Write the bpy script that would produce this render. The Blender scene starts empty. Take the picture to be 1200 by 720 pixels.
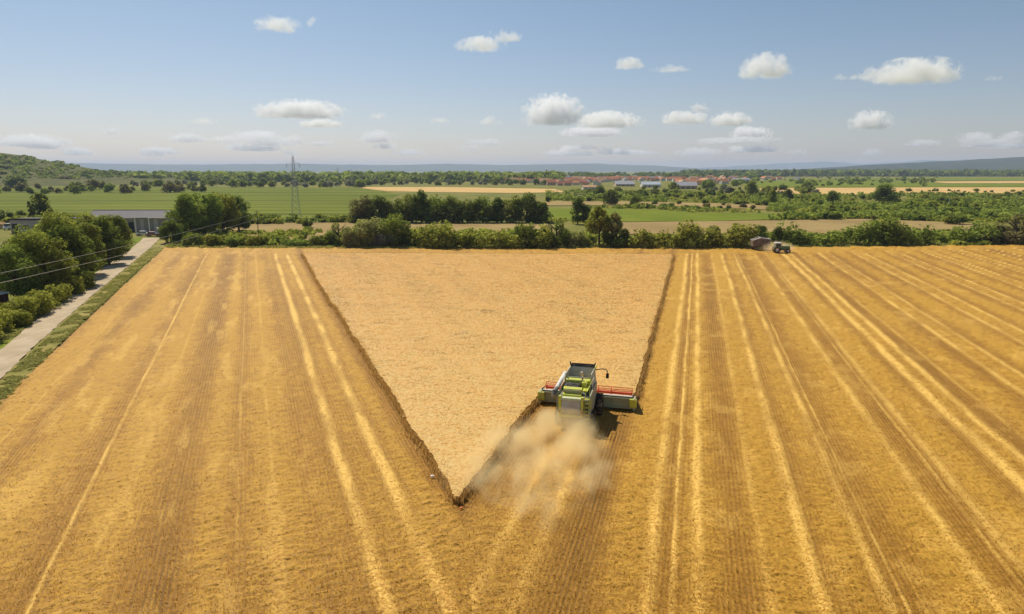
import bpy, bmesh, math, random
import numpy as np
from mathutils import Vector, Matrix, Euler
R = math.radians
random.seed(7); rng = np.random.default_rng(7)
C = bpy.context.scene.collection
S = bpy.context.scene

# ------------------------------------------------------------------ camera, sky, sun, exposure
CAM_H = 20.7; PITCH = R(11.31); FPX = 800.0
cam = bpy.data.cameras.new('camera'); cam.lens = 24; cam.sensor_width = 36
cam.clip_start = 0.5; cam.clip_end = 90000
camo = bpy.data.objects.new('camera', cam); C.objects.link(camo)
camo.location = (0, 0, CAM_H); camo.rotation_euler = (R(90) - PITCH, 0, 0)
S.camera = camo

SUN_EL = R(50); SUN_AZ = math.atan2(-0.53, 0.85)          # azimuth from +Y towards +X
w = bpy.data.worlds.new('World'); S.world = w; w.use_nodes = True
nt = w.node_tree; nt.nodes.clear()
sky = nt.nodes.new('ShaderNodeTexSky'); sky.sky_type = 'NISHITA'; sky.sun_disc = False
sky.sun_elevation = SUN_EL; sky.sun_rotation = SUN_AZ
sky.altitude = 150; sky.air_density = 1.0; sky.dust_density = 0.6; sky.ozone_density = 2.0
bg = nt.nodes.new('ShaderNodeBackground'); bg.inputs['Strength'].default_value = 0.070
wo = nt.nodes.new('ShaderNodeOutputWorld')
tn = nt.nodes.new('ShaderNodeMix'); tn.data_type = 'RGBA'; tn.blend_type = 'MULTIPLY'; tn.inputs[0].default_value = 1.0; tn.inputs[7].default_value = (1.02, 0.985, 1.0, 1)
gz = nt.nodes.new('ShaderNodeTexCoord'); sx_ = nt.nodes.new('ShaderNodeSeparateXYZ'); nt.links.new(gz.outputs['Generated'], sx_.inputs[0])
mr = nt.nodes.new('ShaderNodeMapRange'); mr.inputs[1].default_value = 0.0; mr.inputs[2].default_value = 0.26; nt.links.new(sx_.outputs[2], mr.inputs[0])
tt_ = nt.nodes.new('ShaderNodeMix'); tt_.data_type = 'RGBA'; tt_.inputs[6].default_value = (1.09, 0.975, 1.045, 1); tt_.inputs[7].default_value = (0.95, 1.0, 0.98, 1)
nt.links.new(mr.outputs[0], tt_.inputs[0]); nt.links.new(tt_.outputs[2], tn.inputs[7])
nt.links.new(sky.outputs[0], tn.inputs[6]); nt.links.new(tn.outputs[2], bg.inputs[0]); nt.links.new(bg.outputs[0], wo.inputs[0])
sl = bpy.data.lights.new('sun', 'SUN'); sl.energy = 4.6; sl.angle = R(0.53); sl.color = (1.0, 0.93, 0.80)
so = bpy.data.objects.new('sun', sl); C.objects.link(so)
to_sun = Vector((math.sin(SUN_AZ) * math.cos(SUN_EL), math.cos(SUN_AZ) * math.cos(SUN_EL), math.sin(SUN_EL)))
so.rotation_euler = to_sun.to_track_quat('Z', 'Y').to_euler(); so.location = (-60, 120, 160)
S.view_settings.view_transform = 'Standard'; S.view_settings.look = 'None'
S.view_settings.exposure = 0.22; S.view_settings.gamma = 1.0; S.view_settings.use_curve_mapping = False
S.render.engine = 'CYCLES'
cy = S.cycles
cy.max_bounces = 16; cy.diffuse_bounces = 7; cy.transmission_bounces = 7; cy.volume_bounces = 14
cy.volume_step_rate = 1.0; cy.volume_max_steps = 256
cy.use_denoising = True; cy.denoiser = 'OPENIMAGEDENOISE'; cy.denoising_input_passes = 'RGB_ALBEDO_NORMAL'; cy.denoising_prefilter = 'ACCURATE'; cy.denoising_quality = 'HIGH'

# ------------------------------------------------------------------ pixel <-> world
def ray(px, py):
    u = (px - 600) / FPX; v = -(py - 360) / FPX
    return np.array([u, math.cos(PITCH) + v * math.sin(PITCH), -math.sin(PITCH) + v * math.cos(PITCH)])
def G(px, py, z=0.0):
    d = ray(px, py); t = (z - CAM_H) / d[2]
    return np.array([0, 0, CAM_H]) + t * d
def at(px, py, Y):
    d = ray(px, py); t = Y / d[1]
    return np.array([0, 0, CAM_H]) + t * d

# ------------------------------------------------------------------ noise
def _h(ix, iy, s):
    n = (ix.astype(np.int64) * 374761393 + iy.astype(np.int64) * 668265263 + s * 1442695041) & 0xFFFFFFFF
    n = ((n ^ (n >> 13)) * 1274126177) & 0xFFFFFFFF
    n = n ^ (n >> 16)
    return (n & 0xFFFFFF).astype(np.float64) / 0xFFFFFF
def vn(x, y, s=0):
    x = np.asarray(x, float); y = np.asarray(y, float)
    ix = np.floor(x); iy = np.floor(y); fx = x - ix; fy = y - iy
    fx = fx * fx * (3 - 2 * fx); fy = fy * fy * (3 - 2 * fy)
    a = _h(ix, iy, s); b = _h(ix + 1, iy, s); c = _h(ix, iy + 1, s); d = _h(ix + 1, iy + 1, s)
    return (a + (b - a) * fx) * (1 - fy) + (c + (d - c) * fx) * fy
def fbm(x, y, s=0, o=4):
    r = 0; a = 0.5; t = 0
    for k in range(o):
        r = r + a * vn(x * 2 ** k + 17 * k, y * 2 ** k - 9 * k, s + k); t += a; a *= 0.5
    return r / t
def sstep(a, b, x):
    t = np.clip((x - a) / (b - a), 0, 1); return t * t * (3 - 2 * t)

# ------------------------------------------------------------------ objects and tags
def tag(o, label=None, cat=None, group=None, kind=None):
    if label: o['label'] = label
    if cat: o['category'] = cat
    if group: o['group'] = group
    if kind: o['kind'] = kind
    return o
def link(name, me, mats=None, parent=None):
    o = bpy.data.objects.new(name, me); C.objects.link(o)
    for m in (mats if isinstance(mats, (list, tuple)) else [mats]):
        if m is not None: me.materials.append(m)
    if parent is not None: o.parent = parent
    return o
def empty(name, loc=(0, 0, 0), rz=0.0):
    o = bpy.data.objects.new(name, None); C.objects.link(o); o.location = loc; o.rotation_euler = (0, 0, rz)
    o.empty_display_size = 0.3
    return o
def np_mesh(name, V, F, attrs=None, smooth=False):
    V = np.ascontiguousarray(V, dtype=np.float32); F = np.ascontiguousarray(F, dtype=np.int32)
    me = bpy.data.meshes.new(name)
    k = F.shape[1]
    me.vertices.add(len(V)); me.vertices.foreach_set('co', V.ravel())
    me.loops.add(F.size); me.loops.foreach_set('vertex_index', F.ravel())
    me.polygons.add(len(F)); me.polygons.foreach_set('loop_start', np.arange(0, F.size, k, dtype=np.int32))
    me.polygons.foreach_set('loop_total', np.full(len(F), k, dtype=np.int32))
    me.polygons.foreach_set('use_smooth', np.full(len(F), smooth, dtype=bool))
    for n, (dom, arr) in (attrs or {}).items():
        a = me.attributes.new(n, 'FLOAT', dom); a.data.foreach_set('value', np.ascontiguousarray(arr, dtype=np.float32))
    me.update(calc_edges=True); me.validate()
    return me
def quads(P, U, W):
    """quads centred on P spanned by half vectors U, W"""
    n = len(P); V = np.stack([P - U - W, P + U - W, P + U + W, P - U + W], 1).reshape(-1, 3)
    F = np.arange(4 * n).reshape(n, 4); return V, F
def rand_unit(n, r=rng):
    v = r.normal(size=(n, 3)); return v / np.linalg.norm(v, axis=1, keepdims=True)

# ------------------------------------------------------------------ materials
def nodes(m):
    m.use_nodes = True; t = m.node_tree; t.nodes.clear()
    out = t.nodes.new('ShaderNodeOutputMaterial'); return t, out
def N(t, kind, **kw):
    n = t.nodes.new(kind)
    for k, v in kw.items():
        if k in n.inputs.keys(): n.inputs[k].default_value = v
        else: setattr(n, k, v)
    return n
def mixc(t, fac, a, b, blend='MIX'):
    m = N(t, 'ShaderNodeMix', data_type='RGBA', blend_type=blend)
    for i, x in ((0, fac), (6, a), (7, b)):
        if hasattr(x, 'is_output'): t.links.new(x, m.inputs[i])
        elif isinstance(x, (int, float)): m.inputs[i].default_value = x
        else: m.inputs[i].default_value = (*x, 1) if len(x) == 3 else x
    return m.outputs[2]
def mth(t, op, a, b=None, c=None, clamp=False):
    m = N(t, 'ShaderNodeMath', operation=op, use_clamp=clamp)
    for i, x in ((0, a), (1, b), (2, c)):
        if x is None: continue
        if hasattr(x, 'is_output'): t.links.new(x, m.inputs[i])
        else: m.inputs[i].default_value = x
    return m.outputs[0]
def ramp(t, f, lo, hi):
    m = N(t, 'ShaderNodeMapRange', interpolation_type='SMOOTHSTEP'); t.links.new(f, m.inputs[0])
    m.inputs[1].default_value = lo; m.inputs[2].default_value = hi; return m.outputs[0]
def noise(t, vec, scale, detail=3.0, rough=0.55):
    n = N(t, 'ShaderNodeTexNoise'); n.inputs['Scale'].default_value = scale; n.inputs['Detail'].default_value = detail
    n.inputs['Roughness'].default_value = rough
    if vec is not None: t.links.new(vec, n.inputs['Vector'])
    return n.outputs['Fac']
def mapped(t, src, scale=(1, 1, 1), rz=0.0):
    m = N(t, 'ShaderNodeMapping'); m.inputs['Scale'].default_value = scale; m.inputs['Rotation'].default_value = (0, 0, rz)
    t.links.new(src, m.inputs['Vector']); return m.outputs[0]
def bsdf(t, out, col, rough=0.8, spec=0.2, metal=0.0, normal=None):
    b = N(t, 'ShaderNodeBsdfPrincipled')
    if hasattr(col, 'is_output'): t.links.new(col, b.inputs['Base Color'])
    else: b.inputs['Base Color'].default_value = (*col, 1)
    if hasattr(rough, 'is_output'): t.links.new(rough, b.inputs['Roughness'])
    else: b.inputs['Roughness'].default_value = rough
    b.inputs['Specular IOR Level'].default_value = spec; b.inputs['Metallic'].default_value = metal
    if normal is not None: t.links.new(normal, b.inputs['Normal'])
    t.links.new(b.outputs[0], out.inputs[0]); return b
def bump(t, h, dist, strength=1.0):
    b = N(t, 'ShaderNodeBump'); b.inputs['Strength'].default_value = strength; b.inputs['Distance'].default_value = dist
    t.links.new(h, b.inputs['Height']); return b.outputs[0]
def plain(name, col, rough=0.6, spec=0.3, metal=0.0, vary=0.18, scale=3.0, dust=0.0):
    m = bpy.data.materials.new(name); t, out = nodes(m)
    tc = N(t, 'ShaderNodeTexCoord').outputs['Object']
    n = noise(t, tc, scale, 5.0, 0.6)
    c = mixc(t, n, tuple(x * (1 - vary) for x in col), tuple(min(1, x * (1 + vary)) for x in col))
    if dust:
        d = ramp(t, noise(t, tc, scale * 0.8, 4.0), 0.42, 0.7)
        c = mixc(t, mth(t, 'MULTIPLY', d, dust), c, (0.42, 0.31, 0.17))
    bsdf(t, out, c, rough, spec, metal); return m
def leafmat(name, dark, light, trans=0.5, vary=0.25):
    m = bpy.data.materials.new(name); t, out = nodes(m)
    a = N(t, 'ShaderNodeAttribute', attribute_name='tint').outputs['Fac']
    oi = N(t, 'ShaderNodeObjectInfo').outputs['Random']
    c = mixc(t, a, dark, light)
    hs = N(t, 'ShaderNodeHueSaturation'); t.links.new(c, hs.inputs['Color'])
    t.links.new(mth(t, 'MULTIPLY_ADD', oi, 0.03, 0.487), hs.inputs['Hue'])
    t.links.new(mth(t, 'MULTIPLY_ADD', oi, vary, 1 - vary * 0.5), hs.inputs['Value'])
    d = N(t, 'ShaderNodeBsdfDiffuse'); t.links.new(hs.outputs[0], d.inputs[0])
    tr = N(t, 'ShaderNodeBsdfTranslucent')
    t.links.new(mixc(t, 0.5, hs.outputs[0], (0.26, 0.28, 0.03)), tr.inputs[0])
    mx = N(t, 'ShaderNodeMixShader'); mx.inputs[0].default_value = trans
    t.links.new(d.outputs[0], mx.inputs[1]); t.links.new(tr.outputs[0], mx.inputs[2])
    t.links.new(mx.outputs[0], out.inputs[0]); return m
def strawmat(name, a, b, trans=0.35):
    m = bpy.data.materials.new(name); t, out = nodes(m)
    f = N(t, 'ShaderNodeAttribute', attribute_name='tint').outputs['Fac']
    c = mixc(t, f, a, b)
    d = N(t, 'ShaderNodeBsdfPrincipled'); t.links.new(c, d.inputs[0]); d.inputs['Roughness'].default_value = 0.55
    d.inputs['Specular IOR Level'].default_value = 0.25
    tr = N(t, 'ShaderNodeBsdfTranslucent'); t.links.new(c, tr.inputs[0])
    mx = N(t, 'ShaderNodeMixShader'); mx.inputs[0].default_value = trans
    t.links.new(d.outputs[0], mx.inputs[1]); t.links.new(tr.outputs[0], mx.inputs[2])
    t.links.new(mx.outputs[0], out.inputs[0]); return m

M = {}
M['leaf_dark'] = leafmat('dark_foliage', (0.075, 0.109, 0.025), (0.242, 0.302, 0.068))
M['leaf_mid'] = leafmat('green_foliage', (0.133, 0.174, 0.035), (0.433, 0.485, 0.094))
M['leaf_lime'] = leafmat('bright_foliage', (0.193, 0.216, 0.034), (0.605, 0.594, 0.116))
M['leaf_pale'] = leafmat('pale_willow_foliage', (0.258, 0.266, 0.086), (0.680, 0.636, 0.241))
M['leaf_brown'] = leafmat('dull_brownish_foliage', (0.124, 0.102, 0.049), (0.351, 0.284, 0.141))
M['leaf_grey'] = leafmat('grey_foliage', (0.173, 0.171, 0.128), (0.465, 0.447, 0.344))
M['bark'] = plain('bark', (0.11, 0.085, 0.06), 0.9, 0.1, vary=0.4, scale=2)

# ------------------------------------------------------------------ ground and far fields (the setting)
FAR = 21500.0
def sheet(name, pts, z, m, kind='structure'):
    bm = bmesh.new(); f = bm.faces.new([bm.verts.new((p[0], p[1], z)) for p in pts])
    bmesh.ops.triangulate(bm, faces=[f]); bmesh.ops.recalc_face_normals(bm, faces=bm.faces)
    me = bpy.data.meshes.new(name); bm.to_mesh(me); bm.free()
    if me.polygons and me.polygons[0].normal.z < 0: me.flip_normals()
    return tag(link(name, me, m), kind=kind)
def fieldmat(name, a, b, rows=None, rz=0.0, rowcol=None, patch=0.01, bumpd=0.3):
    m = bpy.data.materials.new(name); t, out = nodes(m)
    geo = N(t, 'ShaderNodeNewGeometry').outputs['Position']
    n1 = noise(t, geo, patch, 5, 0.6); n2 = noise(t, mapped(t, geo, (1, 1, 1)), 0.9, 4, 0.65)
    f = ramp(t, mth(t, 'ADD', mth(t, 'MULTIPLY', n1, 0.6), mth(t, 'MULTIPLY', n2, 0.4)), 0.34, 0.66)
    c = mixc(t, f, a, b)
    if rows:
        bn = noise(t, mapped(t, geo, (0.0016, 0.028, 1), rz - R(90)), 1.0, 4, .6)
        c = mixc(t, mth(t, 'MULTIPLY', ramp(t, bn, .46, .62), 0.6), c, tuple(x * 0.55 for x in a))
        wv = N(t, 'ShaderNodeTexWave', wave_type='BANDS', bands_direction='X', wave_profile='SIN')
        wv.inputs['Scale'].default_value = 0.314 / rows; wv.inputs['Distortion'].default_value = 0.8; wv.inputs['Detail'].default_value = 2
        t.links.new(mapped(t, geo, (1, 1, 1), rz), wv.inputs['Vector'])
        c = mixc(t, mth(t, 'MULTIPLY', ramp(t, wv.outputs['Fac'], 0.35, 0.75), 0.45), c, rowcol)
    bsdf(t, out, c, 0.95, 0.05, normal=bump(t, n2, bumpd)); return m
M['ground'] = fieldmat('dry_grassland', (0.115, 0.140, 0.026), (0.245, 0.205, 0.058), patch=0.03)
bm = bmesh.new()
bmesh.ops.create_grid(bm, x_segments=60, y_segments=40, size=1)
for v in bm.verts:
    v.co.x = math.copysign(abs(v.co.x) ** 2.2, v.co.x) * 21000
    v.co.y = -300 + ((v.co.y + 1) / 2) ** 2.5 * (FAR + 200)
    v.co.z = -0.25 if v.co.y < 215 else -0.05
me = bpy.data.meshes.new('ground'); bm.to_mesh(me); bm.free()
tag(link('ground', me, M['ground']), kind='structure')

def GP(pts): return [G(*p) for p in pts]
M['tan'] = fieldmat('tan_dry_field', (0.26, 0.180, 0.075), (0.37, 0.265, 0.110), patch=0.03)
M['orange'] = fieldmat('ripe_grain_field', (0.50, 0.32, 0.11), (0.62, 0.42, 0.18), patch=0.02)
M['green'] = fieldmat('green_crop', (0.115, 0.155, 0.012), (0.180, 0.205, 0.020), patch=0.05)
M['vine'] = fieldmat('vineyard_rows', (0.125, 0.150, 0.013), (0.195, 0.210, 0.025), rows=31.0, rz=R(92), rowcol=(0.062, 0.090, 0.010), patch=0.008)
M['vine2'] = fieldmat('olive_rows', (0.15, 0.165, 0.03), (0.22, 0.21, 0.05), rows=26.0, rz=R(100), rowcol=(0.06, 0.085, 0.018), patch=0.006)
M['farm'] = fieldmat('far_farmland', (0.12, 0.15, 0.04), (0.30, 0.23, 0.09), patch=0.004)
sheet('green_field', GP([(-260, 262), (270, 262), (408, 258), (452, 236), (470, 228), (415, 220), (-260, 219)]), 0.10, M['vine'])
sheet('far_green_field', GP([(-400, 214.5), (240, 214.5), (300, 211), (-400, 210)]), 0.16, M['vine2'])
sheet('tan_field', GP([(240, 281), (268, 262), (410, 261.5), (470, 262), (640, 261), (650, 272), (480, 273), (380, 283)]), 0.14, M['tan'])
sheet('grain_field', GP([(425, 221.0), (455, 224.5), (600, 226.5), (664, 225.5), (650, 221.8), (520, 219.5), (425, 219.5)]), 0.14, M['orange'])
sheet('crop_strip', GP([(640, 244.5), (760, 245.5), (812, 249.5), (905, 250.5), (930, 257), (830, 259.5), (740, 260.2), (640, 258)]), 0.12, M['green'])
sheet('dry_strip', GP([(728, 261), (930, 258.5), (1010, 257), (1110, 261), (1160, 263), (1150, 272), (1000, 274), (730, 275)]), 0.15, M['tan'])
sheet('distant_grain_field', GP([(890, 220.8), (1060, 220), (1330, 219.5), (1330, 226.5), (1080, 228), (895, 228.5)]), 0.13, M['orange'])
sheet('distant_grain_strip', GP([(1085, 213.2), (1400, 211.8), (1400, 215.2), (1110, 215.0)]), 0.3, M['orange'])
sheet('distant_green_field', GP([(860, 213), (1000, 211.5), (1085, 213), (1110, 215.6), (1400, 215.7), (1400, 218.8), (1040, 219.4), (880, 219.8)]), 0.2, M['green'])
sheet('far_farm_field', GP([(930, 211), (1080, 208.5), (1500, 208), (1500, 211.2), (1080, 211.6)]), 0.4, M['green'])
sheet('dry_clearing', GP([(640, 241), (760, 241), (900, 246), (900, 240), (760, 237), (640, 236)]), 0.13, M['tan'])

# ---- hills: ridges with a real cross-section
def ridge(name, pts, depth, m, jit=0.04, seed=1, front=None):
    """pts: (px, py of crest) at distance Y; the body runs 'depth' metres towards and away from the camera"""
    Y = pts[0][2]; xs = np.linspace(pts[0][0], pts[-1][0], 260)
    cz = np.interp(xs, [p[0] for p in pts], [p[1] for p in pts])
    rows = 26; V = []; 
    top = np.array([at(a, b, Y) for a, b in zip(xs, cz)])
    hz = np.maximum(top[:, 2] - 0.0, 0.5)
    hz = hz * (1 + jit * (fbm(xs * 0.05, xs * 0, seed, 4) - 0.5) * 2)
    for j in range(rows):
        s = j / (rows - 1) * 2 - 1
        prof = math.cos(s * math.pi / 2) ** 1.3
        yy = Y + s * depth
        nz = 1 + 0.25 * (fbm(xs * 0.06, np.full_like(xs, s * 4), seed + 9, 4) - 0.5) * (1 - prof * 0.6)
        V.append(np.stack([top[:, 0], np.full_like(xs, yy), hz * prof * nz - 0.6], 1))
    V = np.concatenate(V); n = len(xs)
    i, j = np.meshgrid(np.arange(n - 1), np.arange(rows - 1))
    a = (j * n + i).ravel(); F = np.stack([a, a + 1, a + n + 1, a + n], 1)
    return tag(link(name, np_mesh(name, V, F, smooth=True), m), kind='structure')
def hillmat(name, a, b, s): return fieldmat(name, a, b, patch=s, bumpd=8)
M['hill_far'] = hillmat('wooded_ridge', (0.035, 0.055, 0.02), (0.075, 0.095, 0.035), 0.0012)
M['hill_wood'] = hillmat('forest_hill', (0.028, 0.045, 0.015), (0.060, 0.080, 0.028), 0.003)
ridge('distant_ridge', [(-120, 191.5, 14500), (70, 191, 0), (200, 193, 0), (330, 192.4, 0), (480, 193.4, 0), (530, 192.0, 0), (590, 193.5, 0), (650, 192.6, 0), (700, 192.0, 0),
      (770, 194.5, 0), (830, 198.5, 0), (900, 202, 0)], 2500, M['hill_far'], 0.05, 3)
ridge('far_mountains', [(700, 200, 20000), (850, 196, 0), (905, 192, 0), (960, 189.5, 0), (1010, 192, 0), (1090, 188, 0), (1300, 186, 0)], 1200, M['hill_far'], 0.06, 8)
ridge('forest_hill', [(790, 203.5, 6300), (900, 200.5, 0), (960, 198, 0), (1030, 193, 0), (1110, 189, 0), (1200, 184, 0), (1330, 179, 0), (1500, 182, 0)], 1500, M['hill_wood'], 0.03, 5)

# ---- the low hill at the left, a mound with dry slopes
def hill_h(x, y):
    q = ((x + 1060) / 262) ** 2; r_ = ((y - 1250) / 330) ** 2
    return 66 * np.exp(-q * 1.0 - r_ * 1.4)
xs = np.linspace(-2100, 150, 170); ys = np.linspace(700, 1900, 90)
X, Y_ = np.meshgrid(xs, ys); Z = hill_h(X, Y_)
Z = np.where(Z < 0.5, 0, Z) * (1 + 0.12 * (fbm(X * 0.01, Y_ * 0.01, 4) - 0.5)) - 1.0
n = len(xs); i, j = np.meshgrid(np.arange(n - 1), np.arange(len(ys) - 1)); a = (j * n + i).ravel()
M['hill_dry'] = fieldmat('dry_slope', (0.075, 0.095, 0.022), (0.18, 0.155, 0.056), patch=0.025, bumpd=1.5)
tag(link('hill', np_mesh('hill', np.stack([X.ravel(), Y_.ravel(), Z.ravel()], 1), np.stack([a, a + 1, a + n + 1, a + n], 1), smooth=True), M['hill_dry']), kind='structure')

# ------------------------------------------------------------------ harvested field
AR, AL = R(14.9), R(-20.7)
cR, sR, cL, sL = math.cos(AR), math.sin(AR), math.cos(AL), math.sin(AL)
TIP = G(535, 592)
fl0, fl1 = G(3, 466), G(193, 289.5)
def inside_field(x, y):
    d = fl1 - fl0
    left = (x - fl0[0]) * d[1] - (y - fl0[1]) * d[0]
    e = fbm(x * 0.35, y * 0.35, 61, 2) * 1.2 - 0.6
    far = np.interp(x, [-200, G(193, 289.5)[0], G(600, 290.3)[0], G(880, 290)[0], G(1200, 286.3)[0], 320], [G(193, 289.5)[1], G(193, 289.5)[1], G(600, 290.3)[1], G(880, 290)[1], G(1200, 286.3)[1], 205])
    return (left > -e * 30) & (y < far + e * 1.5)
def lines(s, lst):
    r = np.zeros_like(s)
    for c, wd, a in lst: r = np.maximum(r, a * np.exp(-((s - c) / wd) ** 2))
    return r
def field_props(x, y, full=False):
    """straw cover 0..1, flattened bright straw 0..1, across-row coordinate, height"""
    s_r = x * cR - y * sR; s_l = x * cL - y * sL; t_l = x * sL + y * cL; t_r = x * sR + y * cR
    edge = TIP[0] + (TIP[1] - y) * 0.11 + (fbm(y * 0.5, y * 0, 3, 2) - 0.5) * 1.4
    right = x > np.where(y < TIP[1] + 1, edge, TIP[0] + (y - TIP[1]) * 0.02)
    wob = lambda s, t, k: s + 0.35 * (fbm(t * 0.03, s * 0.02, k, 2) - 0.5) + 0.12 * (fbm(t * 0.25, s * 0.05, k + 3, 2) - 0.5)
    sr = wob(s_r, t_r, 21); slc = wob(s_l, t_l, 31)
    # right-hand land
    br = lines(sr, [(-9.55, .40, .75), (-7.35, .40, .75), (-1.36, .36, .8), (-0.11, .14, .9), (1.14, .30, 1), (4.6, .25, .35), (7.0, .36, .8), (10.1, .28, .75), (10.9, .10, .6),
                    (15.1, .36, .65), (17.8, .34, .5), (17.0, .10, .55), (22.1, .42, 1.25), (23.95, .36, 1.15), (26.0, .2, .4), (30.9, .32, .7), (33.4, .3, .55), (39.6, .34, .7), (42.2, .3, .8), (48.5, .34, .7),
                    (51, .3, .8), (57.5, .34, .7), (60, .3, .8), (66, .34, .9), (68.6, .3, .7), (75, .34, .9), (78, .3, .8), (84, .34, .9), (93, .34, .9)])
    gr = lines(sr, [(-8.4, 1.7, .60), (-2.6, 1.35, .9), (1.3, 1.2, .5), (5.6, 1.25, .85), (8.9, 1.0, .55), (14.0, 1.6, .6), (19.3, 1.4, .8), (23.0, 1.3, .5), (27.6, 1.7, .75), (32.0, 1.3, .6), (36.5, 1.7, .75),
                    (41, 1.4, .6), (45.4, 1.7, .75), (50, 1.4, .6), (54, 1.7, .75), (59, 1.4, .6), (63, 1.7, .7), (68, 1.4, .6), (72, 1.7, .7), (81, 1.7, .7), (90, 1.7, .7)])
    # left-hand land
    bl = lines(slc, [(4.75, .38, 1), (7.5, .40, 1), (-11.4, .10, .9), (-8.6, .10, .3), (-23.0, .12, .45), (-24.8, .3, .5), (-29, .3, .6), (-19.5, .12, .3), (-33.5, .4, .5), (0.1, .12, .3), (-2.1, .12, .28)])
    gl = lines(slc, [(8.9, .8, .62), (6.2, .9, .45), (3.1, 1.0, .32), (0.2, 1.9, .72), (-3.6, 1.1, .75), (-9.3, 1.9, .85), (-14.8, 2.2, .72), (-20.5, 2.0, .8), (-26.5, 2.4, .85), (-31, 1.6, .9), (-36, 2, .8), (-42, 3, .8)])
    br_ = np.where(right, br, bl); gold = np.where(right, gr, gl)
    row = np.where(right, s_r, s_l); tt = np.where(right, t_r, t_l)
    # headland along the far edge and around the tip: crossed, evenly strewn
    far = np.interp(x, [-110, 0, 70, 150], [183, 182, 184, 198])
    hd = sstep(far - 13, far - 8, y + 2.0 * (fbm(x * 0.1, y * 0.1, 8, 2) - .5))
    br_ = br_ * (1 - hd); gold = gold * (1 - hd) + hd * 0.55
    tipd = np.hypot((x - TIP[0]) / 5.5, (y - TIP[1] + 4) / 7.0); tp = np.exp(-tipd ** 2 * 1.2)
    br_ = br_ * (1 - 0.55 * tp); gold = np.maximum(gold, 0.72 * tp)
    patch = fbm(row * 0.16, tt * 0.05, 51, 4)
    brk = 0.55 + 0.9 * sstep(0.3, 0.7, fbm(row * 1.1 + 40, tt * 0.22, 57, 3))
    straw = np.clip(0.16 + gold * (0.55 + 0.75 * patch) + 0.42 * (patch - 0.5), 0, 1)
    chaff = (~right) * sstep(-26, -14, slc) * (1 - sstep(1, 4, slc)) * sstep(.56, .74, fbm(row * .8 + 9, tt * .16, 131, 5)) * .36 + right * .25 * sstep(.6, .75, fbm(row * .5 + 9, tt * .3, 133, 4))
    br_ = np.clip(np.maximum(br_ * brk, chaff), 0, 1.0)
    # strewn straw lies in small overlapping heaps, mostly across the rows
    lum = fbm(row * 1.5, tt * 3.6, 71, 3); lum2 = fbm(row * 4.2, tt * 7.5, 77, 2)
    heap = sstep(0.42, 0.78, lum) * np.clip(straw * 1.3, 0, 1) * (1 - 0.7 * br_)
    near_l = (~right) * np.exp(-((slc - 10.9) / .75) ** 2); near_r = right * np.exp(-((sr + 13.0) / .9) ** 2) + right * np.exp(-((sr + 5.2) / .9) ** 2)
    straw = straw * (1 - .85 * np.clip(near_l + near_r, 0, 1))  # bare stubble beside the crop; along its right wall also painted crop shadow
    z = 0.03 + 0.085 * heap + 0.035 * lum2 * (0.3 + straw) + 0.05 * br_ + 0.18 * (fbm(x * 0.04, y * 0.04, 5, 2) - 0.5)
    z = z + 0.012 * np.sin(row * 2 * math.pi / 0.27) * (1 - np.clip(straw * 1.25, 0, 0.9))
    cover = np.clip(straw * (0.66 + 0.56 * sstep(0.28, 0.72, lum)) + 0.12 * (lum2 - .5), 0, 1)
    return (cover, br_, row, z, tt) if full else (cover, br_, row, z)

th = np.arange(-50, 50.01, 0.085) * math.pi / 180
rr = [19.0]
while rr[-1] < 262: rr.append(rr[-1] + max(0.085, rr[-1] ** 2 / 14500.0))
rr = np.array(rr); TH, RR = np.meshgrid(th, rr)
X = RR * np.sin(TH); Y_ = RR * np.cos(TH)
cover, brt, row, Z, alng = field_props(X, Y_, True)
n = len(th); i, j = np.meshgrid(np.arange(n - 1), np.arange(len(rr) - 1)); a = (j * n + i).ravel()
F = np.stack([a, a + 1, a + n + 1, a + n], 1)
ins = inside_field(X.ravel(), Y_.ravel()); F = F[ins[F].all(1)]
used = np.unique(F); remap = np.full(X.size, -1); remap[used] = np.arange(len(used))
m = bpy.data.materials.new('stubble_and_straw'); t, out = nodes(m)
geo = N(t, 'ShaderNodeNewGeometry').outputs['Position']
aS = N(t, 'ShaderNodeAttribute', attribute_name='cover').outputs['Fac']
aB = N(t, 'ShaderNodeAttribute', attribute_name='flattened').outputs['Fac']
aR = N(t, 'ShaderNodeAttribute', attribute_name='row').outputs['Fac']
fine = noise(t, geo, 9.0, 5, 0.7); mid = noise(t, geo, 2.2, 4, 0.65); broad = noise(t, geo, 0.05, 4, 0.6)
aL = N(t, 'ShaderNodeAttribute', attribute_name='along').outputs['Fac']
cv_ = N(t, 'ShaderNodeCombineXYZ'); t.links.new(mth(t, 'MULTIPLY', aR, 6.5), cv_.inputs[0]); t.links.new(mth(t, 'MULTIPLY', aL, 0.22), cv_.inputs[1])
streak = noise(t, cv_.outputs[0], 1.0, 4, 0.6)
rows = mth(t, 'SINE', mth(t, 'MULTIPLY', aR, 2 * math.pi / 0.27))
k = mth(t, 'ADD', aS, mth(t, 'MULTIPLY', mth(t, 'SUBTRACT', fine, 0.5), 0.75))
k = mth(t, 'ADD', k, mth(t, 'MULTIPLY', mth(t, 'SUBTRACT', mid, 0.5), 0.3))
k = mth(t, 'ADD', k, mth(t, 'MULTIPLY', mth(t, 'SUBTRACT', streak, 0.5), 0.9))
k = mth(t, 'ADD', k, mth(t, 'MULTIPLY', rows, mth(t, 'MULTIPLY_ADD', aS, -0.16, 0.19)))
c = mixc(t, ramp(t, k, -0.25, 0.30), (0.160, 0.074, 0.011), (0.320, 0.155, 0.020))
c = mixc(t, ramp(t, k, 0.20, 0.80), c, (0.475, 0.258, 0.033))
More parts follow.
